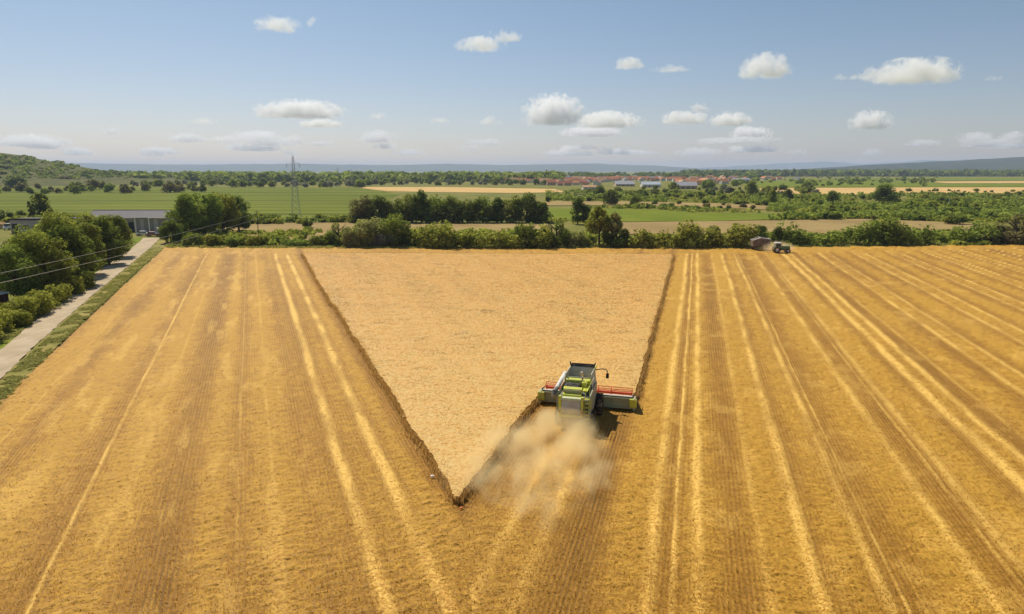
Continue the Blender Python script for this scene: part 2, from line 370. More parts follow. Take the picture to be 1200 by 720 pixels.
c = mixc(t, mth(t, 'MULTIPLY', aB, mth(t, 'MULTIPLY_ADD', fine, 0.5, 0.6)), c, (0.80, 0.50, 0.115))
c = mixc(t, mth(t, 'MULTIPLY', ramp(t, broad, 0.4, 0.7), 0.22), c, (0.44, 0.245, 0.05))
hb = mth(t, 'ADD', mth(t, 'MULTIPLY', fine, 0.6), mth(t, 'MULTIPLY', mid, 0.5))
bsdf(t, out, c, 0.75, 0.15, normal=bump(t, hb, 0.06, 0.8))
M['stubble'] = m
V = np.stack([X.ravel(), Y_.ravel(), Z.ravel()], 1)[used]
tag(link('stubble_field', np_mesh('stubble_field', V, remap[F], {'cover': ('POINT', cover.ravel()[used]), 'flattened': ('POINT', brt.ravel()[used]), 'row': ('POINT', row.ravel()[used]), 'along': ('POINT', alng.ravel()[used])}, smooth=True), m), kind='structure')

# ------------------------------------------------------------------ standing crop
LE = [(355, 299.5), (372, 331), (392, 362), (412, 393), (434, 427), (457, 463), (478, 499), (499, 534), (517, 563), (534, 592)]
LEW = np.array([G(*p) for p in LE])[:, :2]
REW = np.array([G(*p) for p in [(789, 300.5), (783, 322), (775, 350), (767, 378), (760, 404), (754, 428), (751, 443)]])[:, :2]
HR_T, HL_T = 60.0, 59.6                                   # distance along the right-hand land where the header cuts
def RL(s, tt): return np.array([s * cR + tt * sR, -s * sR + tt * cR])
hr = RL(-4.65, 60.2); hl = RL(-13.05, 60.0)
def along(P, u):
    d = np.r_[0, np.cumsum(np.linalg.norm(np.diff(P, axis=0), axis=1))]; d /= d[-1]
    return np.stack([np.interp(u, d, P[:, 0]), np.interp(u, d, P[:, 1])], -1)
# where the line of the header meets the left edge
def meet():
    best = None
    for u in np.linspace(0, 1, 3000):
        p = along(LEW, u); t_ = p[0] * sR + p[1] * cR
        if best is None or abs(t_ - 60.0) < best[0]: best = (abs(t_ - 60.0), u)
    return best[1]
uM = meet()
def wiggle(P, seed, amp=0.16):
    if amp == 0.16: P = P + 0.22 * np.stack([fbm(P[:, 0] * 0.25, P[:, 1] * 0.25, seed + 40, 2) - 0.5, fbm(P[:, 0] * 0.25 + 50, P[:, 1] * 0.25, seed + 40, 2) - 0.5], 1) * 2
    return P + amp * np.stack([fbm(P[:, 0] * 1.3, P[:, 1] * 1.3, seed, 3) - 0.5, fbm(P[:, 0] * 1.3 + 50, P[:, 1] * 1.3, seed, 3) - 0.5], 1) * 2
CROP_H = 0.62
def patch_grid(L, Rr, nw):
    """rows between matching points of two edges"""
    u = np.linspace(0, 1, nw)[None, :, None]; return L[:, None, :] * (1 - u) + Rr[:, None, :] * u
def far_u(n): # rows gathered towards the camera
    return 1 - (1 - np.linspace(0, 1, n)) ** 1.0
parts_V = []; parts_F = []; parts_T = []; base = 0
nrow = 340
uu = np.linspace(0, 1, nrow)
L1 = wiggle(along(LEW, uu * uM), 5); R1 = wiggle(np.r_[[along(np.r_[REW, [hr]], q) for q in uu]], 6)
nlow = 170; ul = np.linspace(0, 1, nlow)
L2 = wiggle(along(LEW, uM + ul * (1 - uM)), 5); tipw = np.array(TIP[:2]); 
R2 = wiggle(hl[None] * (1 - ul[:, None]) + (LEW[-1] + np.array([0.14, 0.05]))[None] * ul[:, None], 7)
def crop_z(P):
    x, y = P[..., 0], P[..., 1]
    return CROP_H + 0.16 * (fbm(x * 0.12, y * 0.12, 90, 3) - 0.5) + 0.08 * (fbm(x * 0.9, y * 1.5, 91, 3) - 0.5) + 0.045 * (vn(x * 5, y * 5, 92) - 0.5)
def add_patch(P):
    global base
    h, w_, _ = P.shape; z = crop_z(P)
    V = np.concatenate([P, z[..., None]], 2).reshape(-1, 3)
    i, j = np.meshgrid(np.arange(w_ - 1), np.arange(h - 1)); a = (j * w_ + i).ravel()
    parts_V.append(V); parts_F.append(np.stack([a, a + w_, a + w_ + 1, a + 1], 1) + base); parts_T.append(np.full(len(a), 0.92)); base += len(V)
def add_wall(E):
    global base
    z = crop_z(E) - 0.04; zs = np.array([0.0, .25, .5, .75, 1.0]); k = len(zs)
    rows_ = []
    for q in zs:
        off = 0.10 * (np.stack([vn(E[:, 0] * 6, E[:, 1] * 6 + q * 9, 95), vn(E[:, 0] * 6 + 30, E[:, 1] * 6 + q * 9, 96)], 1) - 0.5) * (1 if q < 1 else 0)
        rows_.append(np.concatenate([E + off, (z * q - 0.02)[:, None]], 1))
    V = np.concatenate(rows_); n_ = len(E)
    i, j = np.meshgrid(np.arange(n_ - 1), np.arange(k - 1)); a = (j * n_ + i).ravel()
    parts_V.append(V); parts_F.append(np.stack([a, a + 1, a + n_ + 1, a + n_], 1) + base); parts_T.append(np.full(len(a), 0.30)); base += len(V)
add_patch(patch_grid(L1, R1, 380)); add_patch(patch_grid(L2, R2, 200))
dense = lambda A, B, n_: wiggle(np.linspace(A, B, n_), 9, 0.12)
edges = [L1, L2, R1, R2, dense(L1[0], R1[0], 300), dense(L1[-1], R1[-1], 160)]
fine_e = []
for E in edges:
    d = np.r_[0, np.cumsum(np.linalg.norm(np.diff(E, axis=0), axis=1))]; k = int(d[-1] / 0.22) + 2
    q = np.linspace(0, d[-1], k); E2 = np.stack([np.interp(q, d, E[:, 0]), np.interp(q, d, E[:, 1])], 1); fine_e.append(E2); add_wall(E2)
nslab_V = np.concatenate(parts_V); nslab_F = np.concatenate(parts_F); nslab_T = np.concatenate(parts_T)
# ears and stalks standing out of the canopy
def rand_crop(n_, L, Rr, bias):
    u = rng.random(n_) ** bias; k = u * (len(L) - 1); k0 = np.clip(k.astype(int), 0, len(L) - 2); f = (k - k0)[:, None]
    A = L[k0] * (1 - f) + L[k0 + 1] * f; B = Rr[k0] * (1 - f) + Rr[k0 + 1] * f
    wd = np.linalg.norm(B - A, axis=1); keep = rng.random(n_) < np.maximum(wd / wd.max(), 0.02)
    A, B = A[keep], B[keep]; q = rng.random(len(A))[:, None]; return A * (1 - q) + B * q
def cand(L, Rr, rho):
    ln_ = (np.linalg.norm(np.diff((L + Rr) / 2, axis=0), axis=1)).sum(); return int(rho * ln_ * np.linalg.norm(L - Rr, axis=1).max())
P = np.concatenate([rand_crop(cand(L1, R1, 34), L1, R1, 1.0), rand_crop(cand(L2, R2, 34), L2, R2, 1.0)])
z = crop_z(P); dist = np.hypot(P[:, 0], P[:, 1])
hgt = 0.07 + 0.07 * rng.random(len(P)); wid = (0.020 + 0.016 * rng.random(len(P))) * np.clip(dist / 55, 1, 2.2)
ang = rng.random(len(P)) * math.pi; lean = rng.normal(size=(len(P), 2)) * 0.09 + np.array([0.02, -0.02])
U = np.stack([np.cos(ang) * wid, np.sin(ang) * wid, np.zeros(len(P))], 1); W = np.stack([lean[:, 0], lean[:, 1], hgt * 0.3 * rng.random(len(P))], 1)
qV, qF = quads(np.concatenate([P, (z + hgt * 0.22)[:, None]], 1), U, W)
tints = np.clip(0.92 + 0.16 * rng.normal(size=len(P)) + 0.6 * (fbm(P[:, 0] * 0.35, P[:, 1] * 0.9, 99, 3) - 0.5) + 0.5 * (fbm((P[:, 0] * cL - P[:, 1] * sL) * 0.5, (P[:, 0] * sL + P[:, 1] * cL) * 0.035, 101, 3) - 0.5) - 0.45 * sstep(0.66, 0.8, fbm(P[:, 0] * 0.5, P[:, 1] * 1.0, 103, 3)), 0, 1)
eV, eF, eT = [], [], []
for E in fine_e:
    k = len(E) * 34; idx = rng.integers(0, len(E) - 1, k); f = rng.random(k)[:, None]
    p = E[idx] * (1 - f) + E[idx + 1] * f + rng.normal(size=(k, 2)) * np.where(rng.random((k, 1)) < .3, 0.26, 0.10)
    hh = CROP_H * (0.75 + 0.35 * rng.random(k)); a_ = rng.random(k) * math.pi; wd = 0.012 + 0.012 * rng.random(k)
    v, f_ = quads(np.concatenate([p, (hh / 2)[:, None]], 1), np.stack([np.cos(a_) * wd, np.sin(a_) * wd, 0 * wd], 1), np.concatenate([rng.normal(size=(k, 2)) * 0.11, (hh / 2)[:, None]], 1))
    eV.append(v); eF.append(f_); eT.append(np.clip(0.42 + 0.2 * rng.normal(size=k), 0, 1))
allV = [nslab_V, qV] + eV; allF = [nslab_F, qF] + eF; allT = [nslab_T, tints] + eT
b0 = 0; FF = []
for v, f_ in zip(allV, allF): FF.append(f_ + b0); b0 += len(v)
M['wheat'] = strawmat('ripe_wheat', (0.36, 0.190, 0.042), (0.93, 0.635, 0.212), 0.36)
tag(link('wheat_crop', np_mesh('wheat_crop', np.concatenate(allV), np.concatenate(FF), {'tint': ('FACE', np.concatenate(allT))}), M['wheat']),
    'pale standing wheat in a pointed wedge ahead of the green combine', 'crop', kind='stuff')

def in_crop(x, y):
    """rough test used to keep loose straw off the standing crop"""
    sl_, sr_, tr_ = x * cL - y * sL, x * cR - y * sR, x * sR + y * cR
    lim = np.where(tr_ > 60.0, -4.65, -13.05)
    return (sl_ > 10.9) & (sr_ < lim) & (y < 170)

# ------------------------------------------------------------------ loose straw and cut stubble on the field
def straw_points(n_, r0, r1):
    r_ = 1 / (1 / r0 + (1 / r1 - 1 / r0) * rng.random(n_)); a_ = (rng.random(n_) * 2 - 1) * R(47)
    return r_ * np.sin(a_), r_ * np.cos(a_)
x, y = straw_points(240000, 24, 150)
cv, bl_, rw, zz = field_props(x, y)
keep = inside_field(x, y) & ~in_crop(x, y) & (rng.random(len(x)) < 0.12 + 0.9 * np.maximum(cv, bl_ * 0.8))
x, y, cv, bl_, rw, zz = [q[keep] for q in (x, y, cv, bl_, rw, zz)]
n_ = len(x); d = np.hypot(x, y)
ln = (0.05 + 0.09 * rng.random(n_)) * np.clip(d / 60, .9, 1.4); wd = (0.008 + 0.009 * rng.random(n_)) * np.clip(d / 45, 0.9, 1.7)
ln, wd = ln * (1 - sstep(110, 150, d) * .6), wd
a_ = rng.normal(size=n_) * 0.9 + R(8); up = rng.normal(size=n_) * 0.09
U = np.stack([np.cos(a_) * ln, np.sin(a_) * ln, up * ln], 1); b_ = a_ + math.pi / 2
W = np.stack([np.cos(b_) * wd, np.sin(b_) * wd, np.abs(rng.normal(size=n_)) * wd * .25], 1)
v1, f1 = quads(np.stack([x, y, zz + 0.012 + np.abs(up) * ln * .5], 1), U, W)
t1 = np.clip(0.40 + 0.42 * cv + 0.45 * bl_ + 0.12 * rng.normal(size=n_), 0, 1)
# cut stalks in their rows
x, y = straw_points(110000, 24, 75); 
_, _, rw, _ = field_props(x, y)
sh = np.round(rw / 0.27) * 0.27 + 0.27 * 0.25 - rw + rng.normal(size=len(x)) * 0.05
onr = np.abs(x * cR - y * sR - rw) < 1e-6
x = x + np.where(onr, cR, cL) * sh; y = y - np.where(onr, sR, sL) * sh
cv, bl_, rw, zz = field_props(x, y)
keep = inside_field(x, y) & ~in_crop(x, y) & (rng.random(len(x)) < 1.0 - 1.0 * np.maximum(cv, bl_))
x, y, zz = x[keep], y[keep], zz[keep]; n_ = len(x)
a_ = rng.random(n_) * math.pi; wd = 0.010 + 0.008 * rng.random(n_); hh = 0.032 + 0.03 * rng.random(n_)
v2, f2 = quads(np.stack([x, y, zz + hh * 0.8], 1), np.stack([np.cos(a_) * wd, np.sin(a_) * wd, 0 * wd], 1), np.stack([rng.normal(size=n_) * 0.02, rng.normal(size=n_) * 0.02, hh], 1))
t2 = np.clip(0.50 + 0.22 * rng.normal(size=n_), 0, 1)
M['straw'] = strawmat('straw', (0.34, 0.170, 0.022), (0.64, 0.365, 0.054), 0.40)
tag(link('loose_straw', np_mesh('loose_straw', np.concatenate([v1, v2]), np.concatenate([f1, f2 + len(v1)]), {'tint': ('FACE', np.r_[t1, t2])}), M['straw']),
    'golden cut straw and stubble strewn over the harvested field', 'straw', kind='stuff')

# ------------------------------------------------------------------ gravel track and grass verges
rdL = [(-40, 446.5), (0, 411), (60, 360), (110, 321), (150, 294), (163, 284), (168, 279)]
rdR = [(-40, 492), (0, 445), (60, 388), (110, 345), (160, 304), (180, 287), (188, 279)]
def strip(name, A, B, z, m, jit=0.2, n_=160, seed=0):
    A = np.array([G(*p) for p in A])[:, :2]; B = np.array([G(*p) for p in B])[:, :2]
    u = np.linspace(0, 1, n_); A = wiggle(along(A, u), seed, jit); B = wiggle(along(B, u), seed + 1, jit)
    k = 9; q = np.linspace(0, 1, k)
    Vv = np.concatenate([np.concatenate([A * (1 - f) + B * f, np.full((n_, 1), z + 0.06 * (1 - (2 * f - 1) ** 2))], 1) for f in q])
    i, j = np.meshgrid(np.arange(n_ - 1), np.arange(k - 1)); a = (j * n_ + i).ravel()
    Ff = np.stack([a, a + n_, a + n_ + 1, a + 1], 1)
    o = tag(link(name, np_mesh(name, Vv, Ff, smooth=True), m), kind='structure')
    if o.data.polygons[0].normal.z < 0: o.data.flip_normals()
    return o
m = bpy.data.materials.new('gravel'); t, out = nodes(m)
geo = N(t, 'ShaderNodeNewGeometry').outputs['Position']
n1 = noise(t, geo, 0.35, 5, 0.65); n2 = noise(t, geo, 6.0, 4, 0.7); n3 = noise(t, mapped(t, geo, (1.2, 0.10, 1), R(-20.7)), 0.8, 3)
c = mixc(t, ramp(t, n1, 0.3, 0.7), (0.43, 0.325, 0.20), (0.56, 0.44, 0.295)); c = mixc(t, ramp(t, n3, 0.5, 0.72), c, (0.36, 0.29, 0.17))
c = mixc(t, mth(t, 'MULTIPLY', n2, 0.4), c, (0.30, 0.235, 0.16))
bsdf(t, out, c, 0.9, 0.1, normal=bump(t, n2, 0.05)); M['gravel'] = m
strip('gravel_track', rdL, rdR, 0.02, M['gravel'], 0.25, seed=41)
M['verge'] = fieldmat('verge_turf', (0.16, 0.165, 0.035), (0.34, 0.265, 0.085), patch=0.2, bumpd=0.15)
M['verge_l'] = fieldmat('lush_turf', (0.12, 0.165, 0.014), (0.20, 0.23, 0.03), patch=0.10, bumpd=0.15)
strip('verge', [(-40, 492), (0, 445), (60, 388), (110, 345), (160, 304), (180, 287), (188, 279)], [(-40, 520), (6, 468), (66, 406), (116, 358), (168, 311), (195, 289), (203, 285)], -0.03, M['verge'], 0.3, seed=43)
strip('verge', [(-60, 420), (-40, 402), (10, 368), (62, 328), (110, 300), (140, 284), (150, 279)], [(-40, 446.5), (0, 411), (60, 360), (110, 321), (150, 294), (163, 284), (168, 279)], -0.03, M['verge_l'], 0.2, seed=45)
def grass_band(A, B, n_, h, seed):
    A = np.array([G(*p) for p in A])[:, :2]; B = np.array([G(*p) for p in B])[:, :2]
    u = rng.random(n_) ** 0.6; a1 = along(A, 1 - u); b1 = along(B, 1 - u); q = rng.random(n_)[:, None]
    P = a1 * (1 - q) + b1 * q; d = fbm(P[:, 0] * 0.5, P[:, 1] * 0.5, seed, 3)
    keep = (d > 0.42) & (rng.random(n_) < 0.55); P = P[keep]; k = len(P); a_ = rng.random(k) * math.pi
    hh = h * (0.4 + 0.8 * rng.random(k)) * (0.5 + d[keep]); wd = 0.05 + 0.05 * rng.random(k)
    return quads(np.concatenate([P, (hh / 2)[:, None]], 1), np.stack([np.cos(a_) * wd, np.sin(a_) * wd, 0 * wd], 1), np.concatenate([rng.normal(size=(k, 2)) * 0.14, (hh / 2)[:, None]], 1)) + (np.clip(0.5 + 0.25 * rng.normal(size=k), 0, 1),)
gA = grass_band([(-20, 472), (0, 449), (60, 392), (110, 348), (160, 306), (180, 289)], [(-20, 496), (8, 468), (68, 406), (118, 358), (168, 311), (196, 289.5)], 30000, 0.13, 47)
gB = grass_band([(-40, 405), (10, 370), (62, 331), (110, 303), (150, 281)], [(-20, 428), (0, 410), (60, 359), (110, 320.5), (163, 284)], 36000, 0.20, 48)
gC = grass_band([(195, 291), (480, 292), (900, 290.5), (1230, 286)], [(195, 286), (480, 286), (900, 285), (1230, 281)], 52000, 0.42, 49)
M['grass'] = leafmat('verge_grass', (0.24, 0.235, 0.060), (0.52, 0.44, 0.17), 0.5)
for nm, g_, lb in (('grass', gA, 'rough greenish grass between the gravel track and the stubble'), ('grass', gB, 'bright green grass between the gravel track and the trees'), ('grass', gC, 'rough grass along the far edge of the harvested field')):
    tag(link(nm, np_mesh(nm, g_[0], g_[1], {'tint': ('FACE', g_[2])}), M['grass']), lb, 'grass', kind='stuff')

# ------------------------------------------------------------------ trees, bushes, hedges
def leaf_cloud(r, clumps, n_leaf, size, asp=1.0):
    """leaf faces gathered in clumps: (centre, radius) pairs"""
    Cn = np.array([c for c, _ in clumps]); Rn = np.array([q for _, q in clumps])
    wts = Rn ** 2; idx = r.choice(len(Cn), n_leaf, p=wts / wts.sum())
    d = r.normal(size=(n_leaf, 3)); d /= np.linalg.norm(d, axis=1, keepdims=True)
    rad = Rn[idx] * (0.45 + 0.62 * r.random(n_leaf) ** 0.6)
    P = Cn[idx] + d * rad[:, None] * np.array([1, 1, 0.85 / asp])
    nrm = d * 0.7 + r.normal(size=(n_leaf, 3)) * 0.6 + np.array([0, 0, 0.95]); nrm /= np.linalg.norm(nrm, axis=1, keepdims=True)
    u = np.cross(nrm, r.normal(size=(n_leaf, 3))); u /= np.linalg.norm(u, axis=1, keepdims=True); v = np.cross(nrm, u)
    s = size * (0.55 + 0.9 * r.random(n_leaf))[:, None]
    fl = np.array([1, 1, 1 / asp]); V, F = quads(P, u * s * fl, v * s * 0.75 * fl)
    ct = r.random(len(Cn)); tint = np.clip(0.15 + 0.55 * ct[idx] + 0.18 * r.normal(size=n_leaf), 0, 1)
    return V, F, tint
def crown_mesh(style, seed, n_leaf, asp):
    r = np.random.default_rng(seed); cl = []; nc = lambda b: int(b * max(.7, asp / 1.6))
    if style == 'round':
        for k in range(nc(30)):
            a, h = r.random() * 6.283, r.random(); rad = (0.30 + 0.52 * r.random()) * math.sin(math.pi * (0.24 + 0.68 * h)) ** 0.7
            cl.append(((rad * math.cos(a), rad * math.sin(a), 0.12 + 0.74 * h), 0.22 + 0.16 * r.random()))
    elif style == 'tall':
        for k in range(nc(22)):
            a, h = r.random() * 6.283, r.random(); rad = 0.70 * r.random() ** .6 * (1 - abs(h - .42) ** 1.6 * 1.5)
            cl.append(((rad * math.cos(a), rad * math.sin(a), 0.10 + 0.80 * h), 0.24 + 0.16 * r.random()))
    elif style == 'willow':
        for k in range(40):
            a = r.random() * 6.283; q = r.random() ** .6; rad = 0.74 * q
            cl.append(((rad * math.cos(a), rad * math.sin(a), 0.86 - 0.30 * q ** 2 - 0.30 * r.random()), 0.20 + 0.14 * r.random()))
    elif style == 'poplar':
        for k in range(20):
            a, h = r.random() * 6.283, k / 19; rad = 0.30 * r.random()
            cl.append(((rad * math.cos(a), rad * math.sin(a), 0.10 + 0.84 * h), 0.34 * (1 - 0.75 * abs(h - .35))))
    elif style == 'bush':
        for k in range(18):
            a = r.random() * 6.283; q = r.random() ** .5; h = r.random()
            cl.append(((0.72 * q * math.cos(a), 0.72 * q * math.sin(a), 0.16 + 0.62 * h * (1 - 0.55 * q ** 2)), 0.22 + 0.14 * r.random()))
    # leaf size is in units of the crown's half width; height is 1 unit as well
    V, F, T = leaf_cloud(r, cl, n_leaf, 2.2 * max(1, asp / 1.5) ** .5 / math.sqrt(n_leaf), asp)
    V[:, 2] = np.maximum(V[:, 2], 0.0 if style == 'bush' else 0.05)
    return np_mesh('crown', V, F, {'tint': ('FACE', T)})
def trunk_mesh(style, seed):
    r = random.Random(seed); bm = bmesh.new()
    def limb(p, q, r0, r1):
        d = Vector(q) - Vector(p); L = d.length
        res = bmesh.ops.create_cone(bm, cap_ends=True, segments=7, radius1=r0, radius2=r1, depth=L)
        mt = Matrix.Translation((Vector(p) + Vector(q)) / 2) @ d.to_track_quat('Z', 'Y').to_matrix().to_4x4()
        bmesh.ops.transform(bm, matrix=mt, verts=res['verts'])
    top = 0.62 if style != 'poplar' else 0.85
    limb((0, 0, -0.02), (0.02, 0.0, 0.3), 0.075, 0.055); limb((0.02, 0, 0.29), (0.0, 0.03, top), 0.055, 0.02)
    for k in range(6):
        a = k * 1.05 + r.random() * .5; h = 0.24 + 0.06 * k
        limb((0.02, 0, h), (0.5 * math.cos(a), 0.5 * math.sin(a), h + 0.28), 0.03, 0.008)
    me = bpy.data.meshes.new('trunk'); bm.to_mesh(me); bm.free(); return me
_cm, _tm = {}, {}
def crown_of(style, k, n_leaf, mname, asp=1.2):
    asp = min((0.7, 1.0, 1.4, 1.9, 2.6, 3.6, 6.0), key=lambda q: abs(math.log(q / asp))); key = (style, k, n_leaf, mname, asp)
    if key not in _cm:
        me = crown_mesh(style, 100 + 13 * k + len(style) * 7, n_leaf, asp); me.materials.append(M[mname]); _cm[key] = me
    return _cm[key]
def trunk_of(style, k):
    if (style, k) not in _tm:
        me = trunk_mesh(style, k + 5); me.materials.append(M['bark']); _tm[(style, k)] = me
    return _tm[(style, k)]
_n = [0]
def tree(px, pb, pt, wpx, style, mname, label, name='tree', cat='tree', group=None, leaves=5200, trunk=True):
    """px, pb: pixel where the trunk meets the ground; pt: pixel row of the top; wpx: width in pixels"""
    g = G(px, pb); Y = g[1]; h = at(px, pt, Y)[2]; wd = abs(at(px + wpx / 2, pb, Y)[0] - at(px - wpx / 2, pb, Y)[0]) / 2
    _n[0] += 1; k = _n[0] % 5; rz = random.random() * 6.28
    if trunk:
        o = empty(name, (g[0], g[1], 0), rz)
        for part, me in (('trunk', trunk_of(style, k)), ('crown', crown_of(style, k, leaves, mname, h / wd))):
            p = bpy.data.objects.new(part, me); C.objects.link(p); p.parent = o
    else:
        o = bpy.data.objects.new(name, crown_of(style, k, leaves, mname, h / wd)); C.objects.link(o); o.location = (g[0], g[1], 0); o.rotation_euler = (0, 0, rz)
    o.scale = (wd * 1.06, wd * 1.06, h / 0.98)
    return tag(o, label, cat, group)
def bush(px, pb, pt, wpx, mname, label, group=None, leaves=900):
    return tree(px, pb, pt, wpx, 'bush', mname, label, 'bush', 'bush', group, leaves, trunk=False)

# the clump beside the gravel track (left), front to back
GL = 'trees beside the gravel track'
for px, pb, pt, wd, st, mn, lb in [
    (22, 352, 283, 58, 'round', 'leaf_mid', 'leafy green tree at the left picture edge, above the clipped hedge'),
    (56, 345, 268, 62, 'round', 'leaf_mid', 'broad green tree behind the far end of the clipped hedge'),
    (84, 334, 262, 58, 'round', 'leaf_dark', 'dark tree in the middle of the clump, its shade nearest the gravel track'),
    (108, 322, 260, 50, 'tall', 'leaf_mid', 'green tree in the track-side clump just left of its last two trees'),
    (128, 310, 255, 44, 'tall', 'leaf_dark', 'dark slim tree second from the far end of the track-side clump'),
    (143, 301, 252, 36, 'tall', 'leaf_mid', 'last tree of the track-side clump, nearest the grey roofed shed'),
    (42, 318, 262, 52, 'round', 'leaf_lime', 'yellowish green tree in front of the lavender walled building'),
    (72, 308, 247, 56, 'round', 'leaf_lime', 'bright yellow-green tree with the broad sunlit top of the clump'),
    (100, 302, 243, 52, 'round', 'leaf_lime', 'tallest bright crown of the clump, left of the long shed roof'),
    (124, 292, 250, 40, 'round', 'leaf_mid', 'green tree hiding the left half of the long shed'),
    (12, 315, 277, 40, 'bush', 'leaf_brown', 'brownish low tree below the orange heap at the left edge')]:
    tree(px, pb, pt, wd, st, mn, lb, group=GL, leaves=9000)
for px, pb, pt, wd, st, mn, lb in [
    (203, 285, 250, 32, 'bush', 'leaf_dark', 'dark round tree at the end of the gravel track'),
    (224, 279, 225, 46, 'round', 'leaf_mid', 'tall green tree above the dark round tree at the track end'),
    (240, 276, 219, 48, 'round', 'leaf_mid', 'tallest tree of the group right of the long shed'),
    (262, 273, 224, 44, 'round', 'leaf_lime', 'yellow-green tree between the tallest tree and the last of the shed group'),
    (280, 271, 226, 34, 'round', 'leaf_dark', 'dark tree at the right end of the shed group, by the tan field')]:
    tree(px, pb, pt, wd, st, mn, lb, group='trees right of the shed', leaves=7000)
for px, pb, pt, wd, mn, lb in [
    (226, 288, 270, 30, 'leaf_mid', 'green bush right of the dark round tree on the field edge'),
    (250, 288, 272, 30, 'leaf_lime', 'yellow-green bush on the field edge below the tall shed trees'),
    (275, 288, 273, 28, 'leaf_mid', 'middle green bush of the low row left of the pylon'),
    (300, 288, 275, 34, 'leaf_lime', 'sunny low bush in front of the pinkish tan field'),
    (320, 287, 276, 28, 'leaf_mid', 'last low bush before the gap under the pylon'),
    (355, 280, 271, 12, 'leaf_dark', 'small dark bush alone on the tan field below the pylon'),
    (360, 267, 255, 17, 'leaf_dark', 'round dark bush at the foot of the tall pylon'),
    (348, 288, 279, 36, 'leaf_mid', 'low green scrub on the field edge beneath the pylon'),
    (375, 288, 274, 30, 'leaf_mid', 'low bush left of the pale willow group')]:
    bush(px, pb, pt, wd, mn, lb, leaves=2200)
for px, pb, pt, wd, st, mn, lb in [
    (397, 287, 258, 36, 'bush', 'leaf_mid', 'green bush at the left foot of the pale willow'),
    (432, 288, 248, 54, 'bush', 'leaf_pale', 'large pale yellowish willow bush on the field edge'),
    (413, 289, 264, 34, 'bush', 'leaf_pale', 'smaller pale bush in front of the large willow bush'),
    (463, 288, 247, 40, 'round', 'leaf_mid', 'green tree leaning on the right side of the large willow bush'),
    (452, 289, 268, 34, 'bush', 'leaf_grey', 'greyish bush low between the willow and the green tree'),
    (478, 288, 266, 28, 'bush', 'leaf_dark', 'dark low bush at the right end of the willow group')]:
    tree(px, pb, pt, wd, st, mn, lb, group='willow group on the field edge', leaves=5500)

# the dark row behind the tan field
GR = 'dark row of trees behind the tan field'
row = [(424, 261, 228, 34, 'leaf_brown', 'dull brownish tree at the left end of the dark row'), (445, 261, 229, 30, 'leaf_dark', 'dark tree beside the brownish end tree of the row'),
       (464, 261, 230, 30, 'leaf_dark', 'low dark tree of the row right above the large willow bush'), (482, 261, 226, 32, 'leaf_mid', 'green tree of the dark row, left of its tallest crown'),
       (494, 261, 222, 26, 'leaf_dark', 'tallest dark crown of the tree row behind the tan field'), (512, 261, 227, 32, 'leaf_mid', 'green tree just right of the tallest crown of the row'),
       (530, 261, 229, 30, 'leaf_mid', 'round green tree in the middle of the dark row'), (548, 261, 231, 30, 'leaf_dark', 'darker dip in the middle of the tree row'),
       (566, 261, 229, 30, 'leaf_mid', 'green tree right of the dip in the dark row'), (583, 261, 231, 26, 'leaf_dark', 'dark tree fourth from the right end of the row'),
       (600, 261, 228, 30, 'leaf_mid', 'green tree third from the right end of the dark row'), (617, 261, 226, 36, 'leaf_dark', 'broad high tree near the right end of the dark row'),
       (634, 261, 236, 26, 'leaf_dark', 'lowest tree closing the right end of the dark row')]
for px, pb, pt, wd, mn, lb in row:
    tree(px, pb, pt, wd, 'tall' if wd < 30 else 'round', mn, lb, group=GR, leaves=4200)
# field edge, centre to right
for px, pb, pt, wd, st, mn, lb in [
    (617, 289, 256, 44, 'bush', 'leaf_mid', 'large green bush on the field edge under the end of the dark row'),
    (652, 289, 255, 42, 'bush', 'leaf_dark', 'dark round tree on the field edge behind the combine'),
    (677, 263, 231, 20, 'tall', 'leaf_dark', 'slim dark tree standing alone between crop strip and tan field'),
    (686, 263, 240, 16, 'tall', 'leaf_dark', 'shorter dark tree touching the slim dark one'),
    (702, 288, 239, 34, 'willow', 'leaf_lime', 'bare-stemmed yellow-green willow with its trunk showing'),
    (718, 288, 245, 24, 'willow', 'leaf_pale', 'thin pale willow half behind the bare-stemmed one'),
    (722, 289, 257, 38, 'bush', 'leaf_dark', 'dark round bush right of the bare-stemmed willow'),
    (676, 289, 266, 32, 'bush', 'leaf_pale', 'pale bush between the dark round tree and the willow'),
    (690, 289, 274, 24, 'bush', 'leaf_lime', 'small sunlit bush at the foot of the willow'),
    (835, 284, 262, 17, 'round', 'leaf_dark', 'dark round-headed tree rising from the field-edge hedge'),
    (861, 284, 261, 11, 'tall', 'leaf_dark', 'narrow dark tree rising from the hedge, right of the round-headed one'),
    (890, 282, 263, 22, 'round', 'leaf_mid', 'green tree above the brown trailer at the field edge'),
    (815, 286, 265, 14, 'tall', 'leaf_mid', 'small pointed tree in the hedge, left of the round-headed one'),
    (910, 286, 265, 16, 'round', 'leaf_dark', 'dark bush behind the green tractor'),
    (1023, 268, 252, 8, 'tall', 'leaf_brown', 'tiny thin tree alone on the far tan strip'),
    (1037, 240, 214, 30, 'round', 'leaf_dark', 'big lone dark tree standing high above the right-hand scrub'),
    (1189, 285, 246, 54, 'bush', 'leaf_brown', 'large brownish grey bush at the right picture edge')]:
    tree(px, pb, pt, wd, st, mn, lb, leaves=5200)

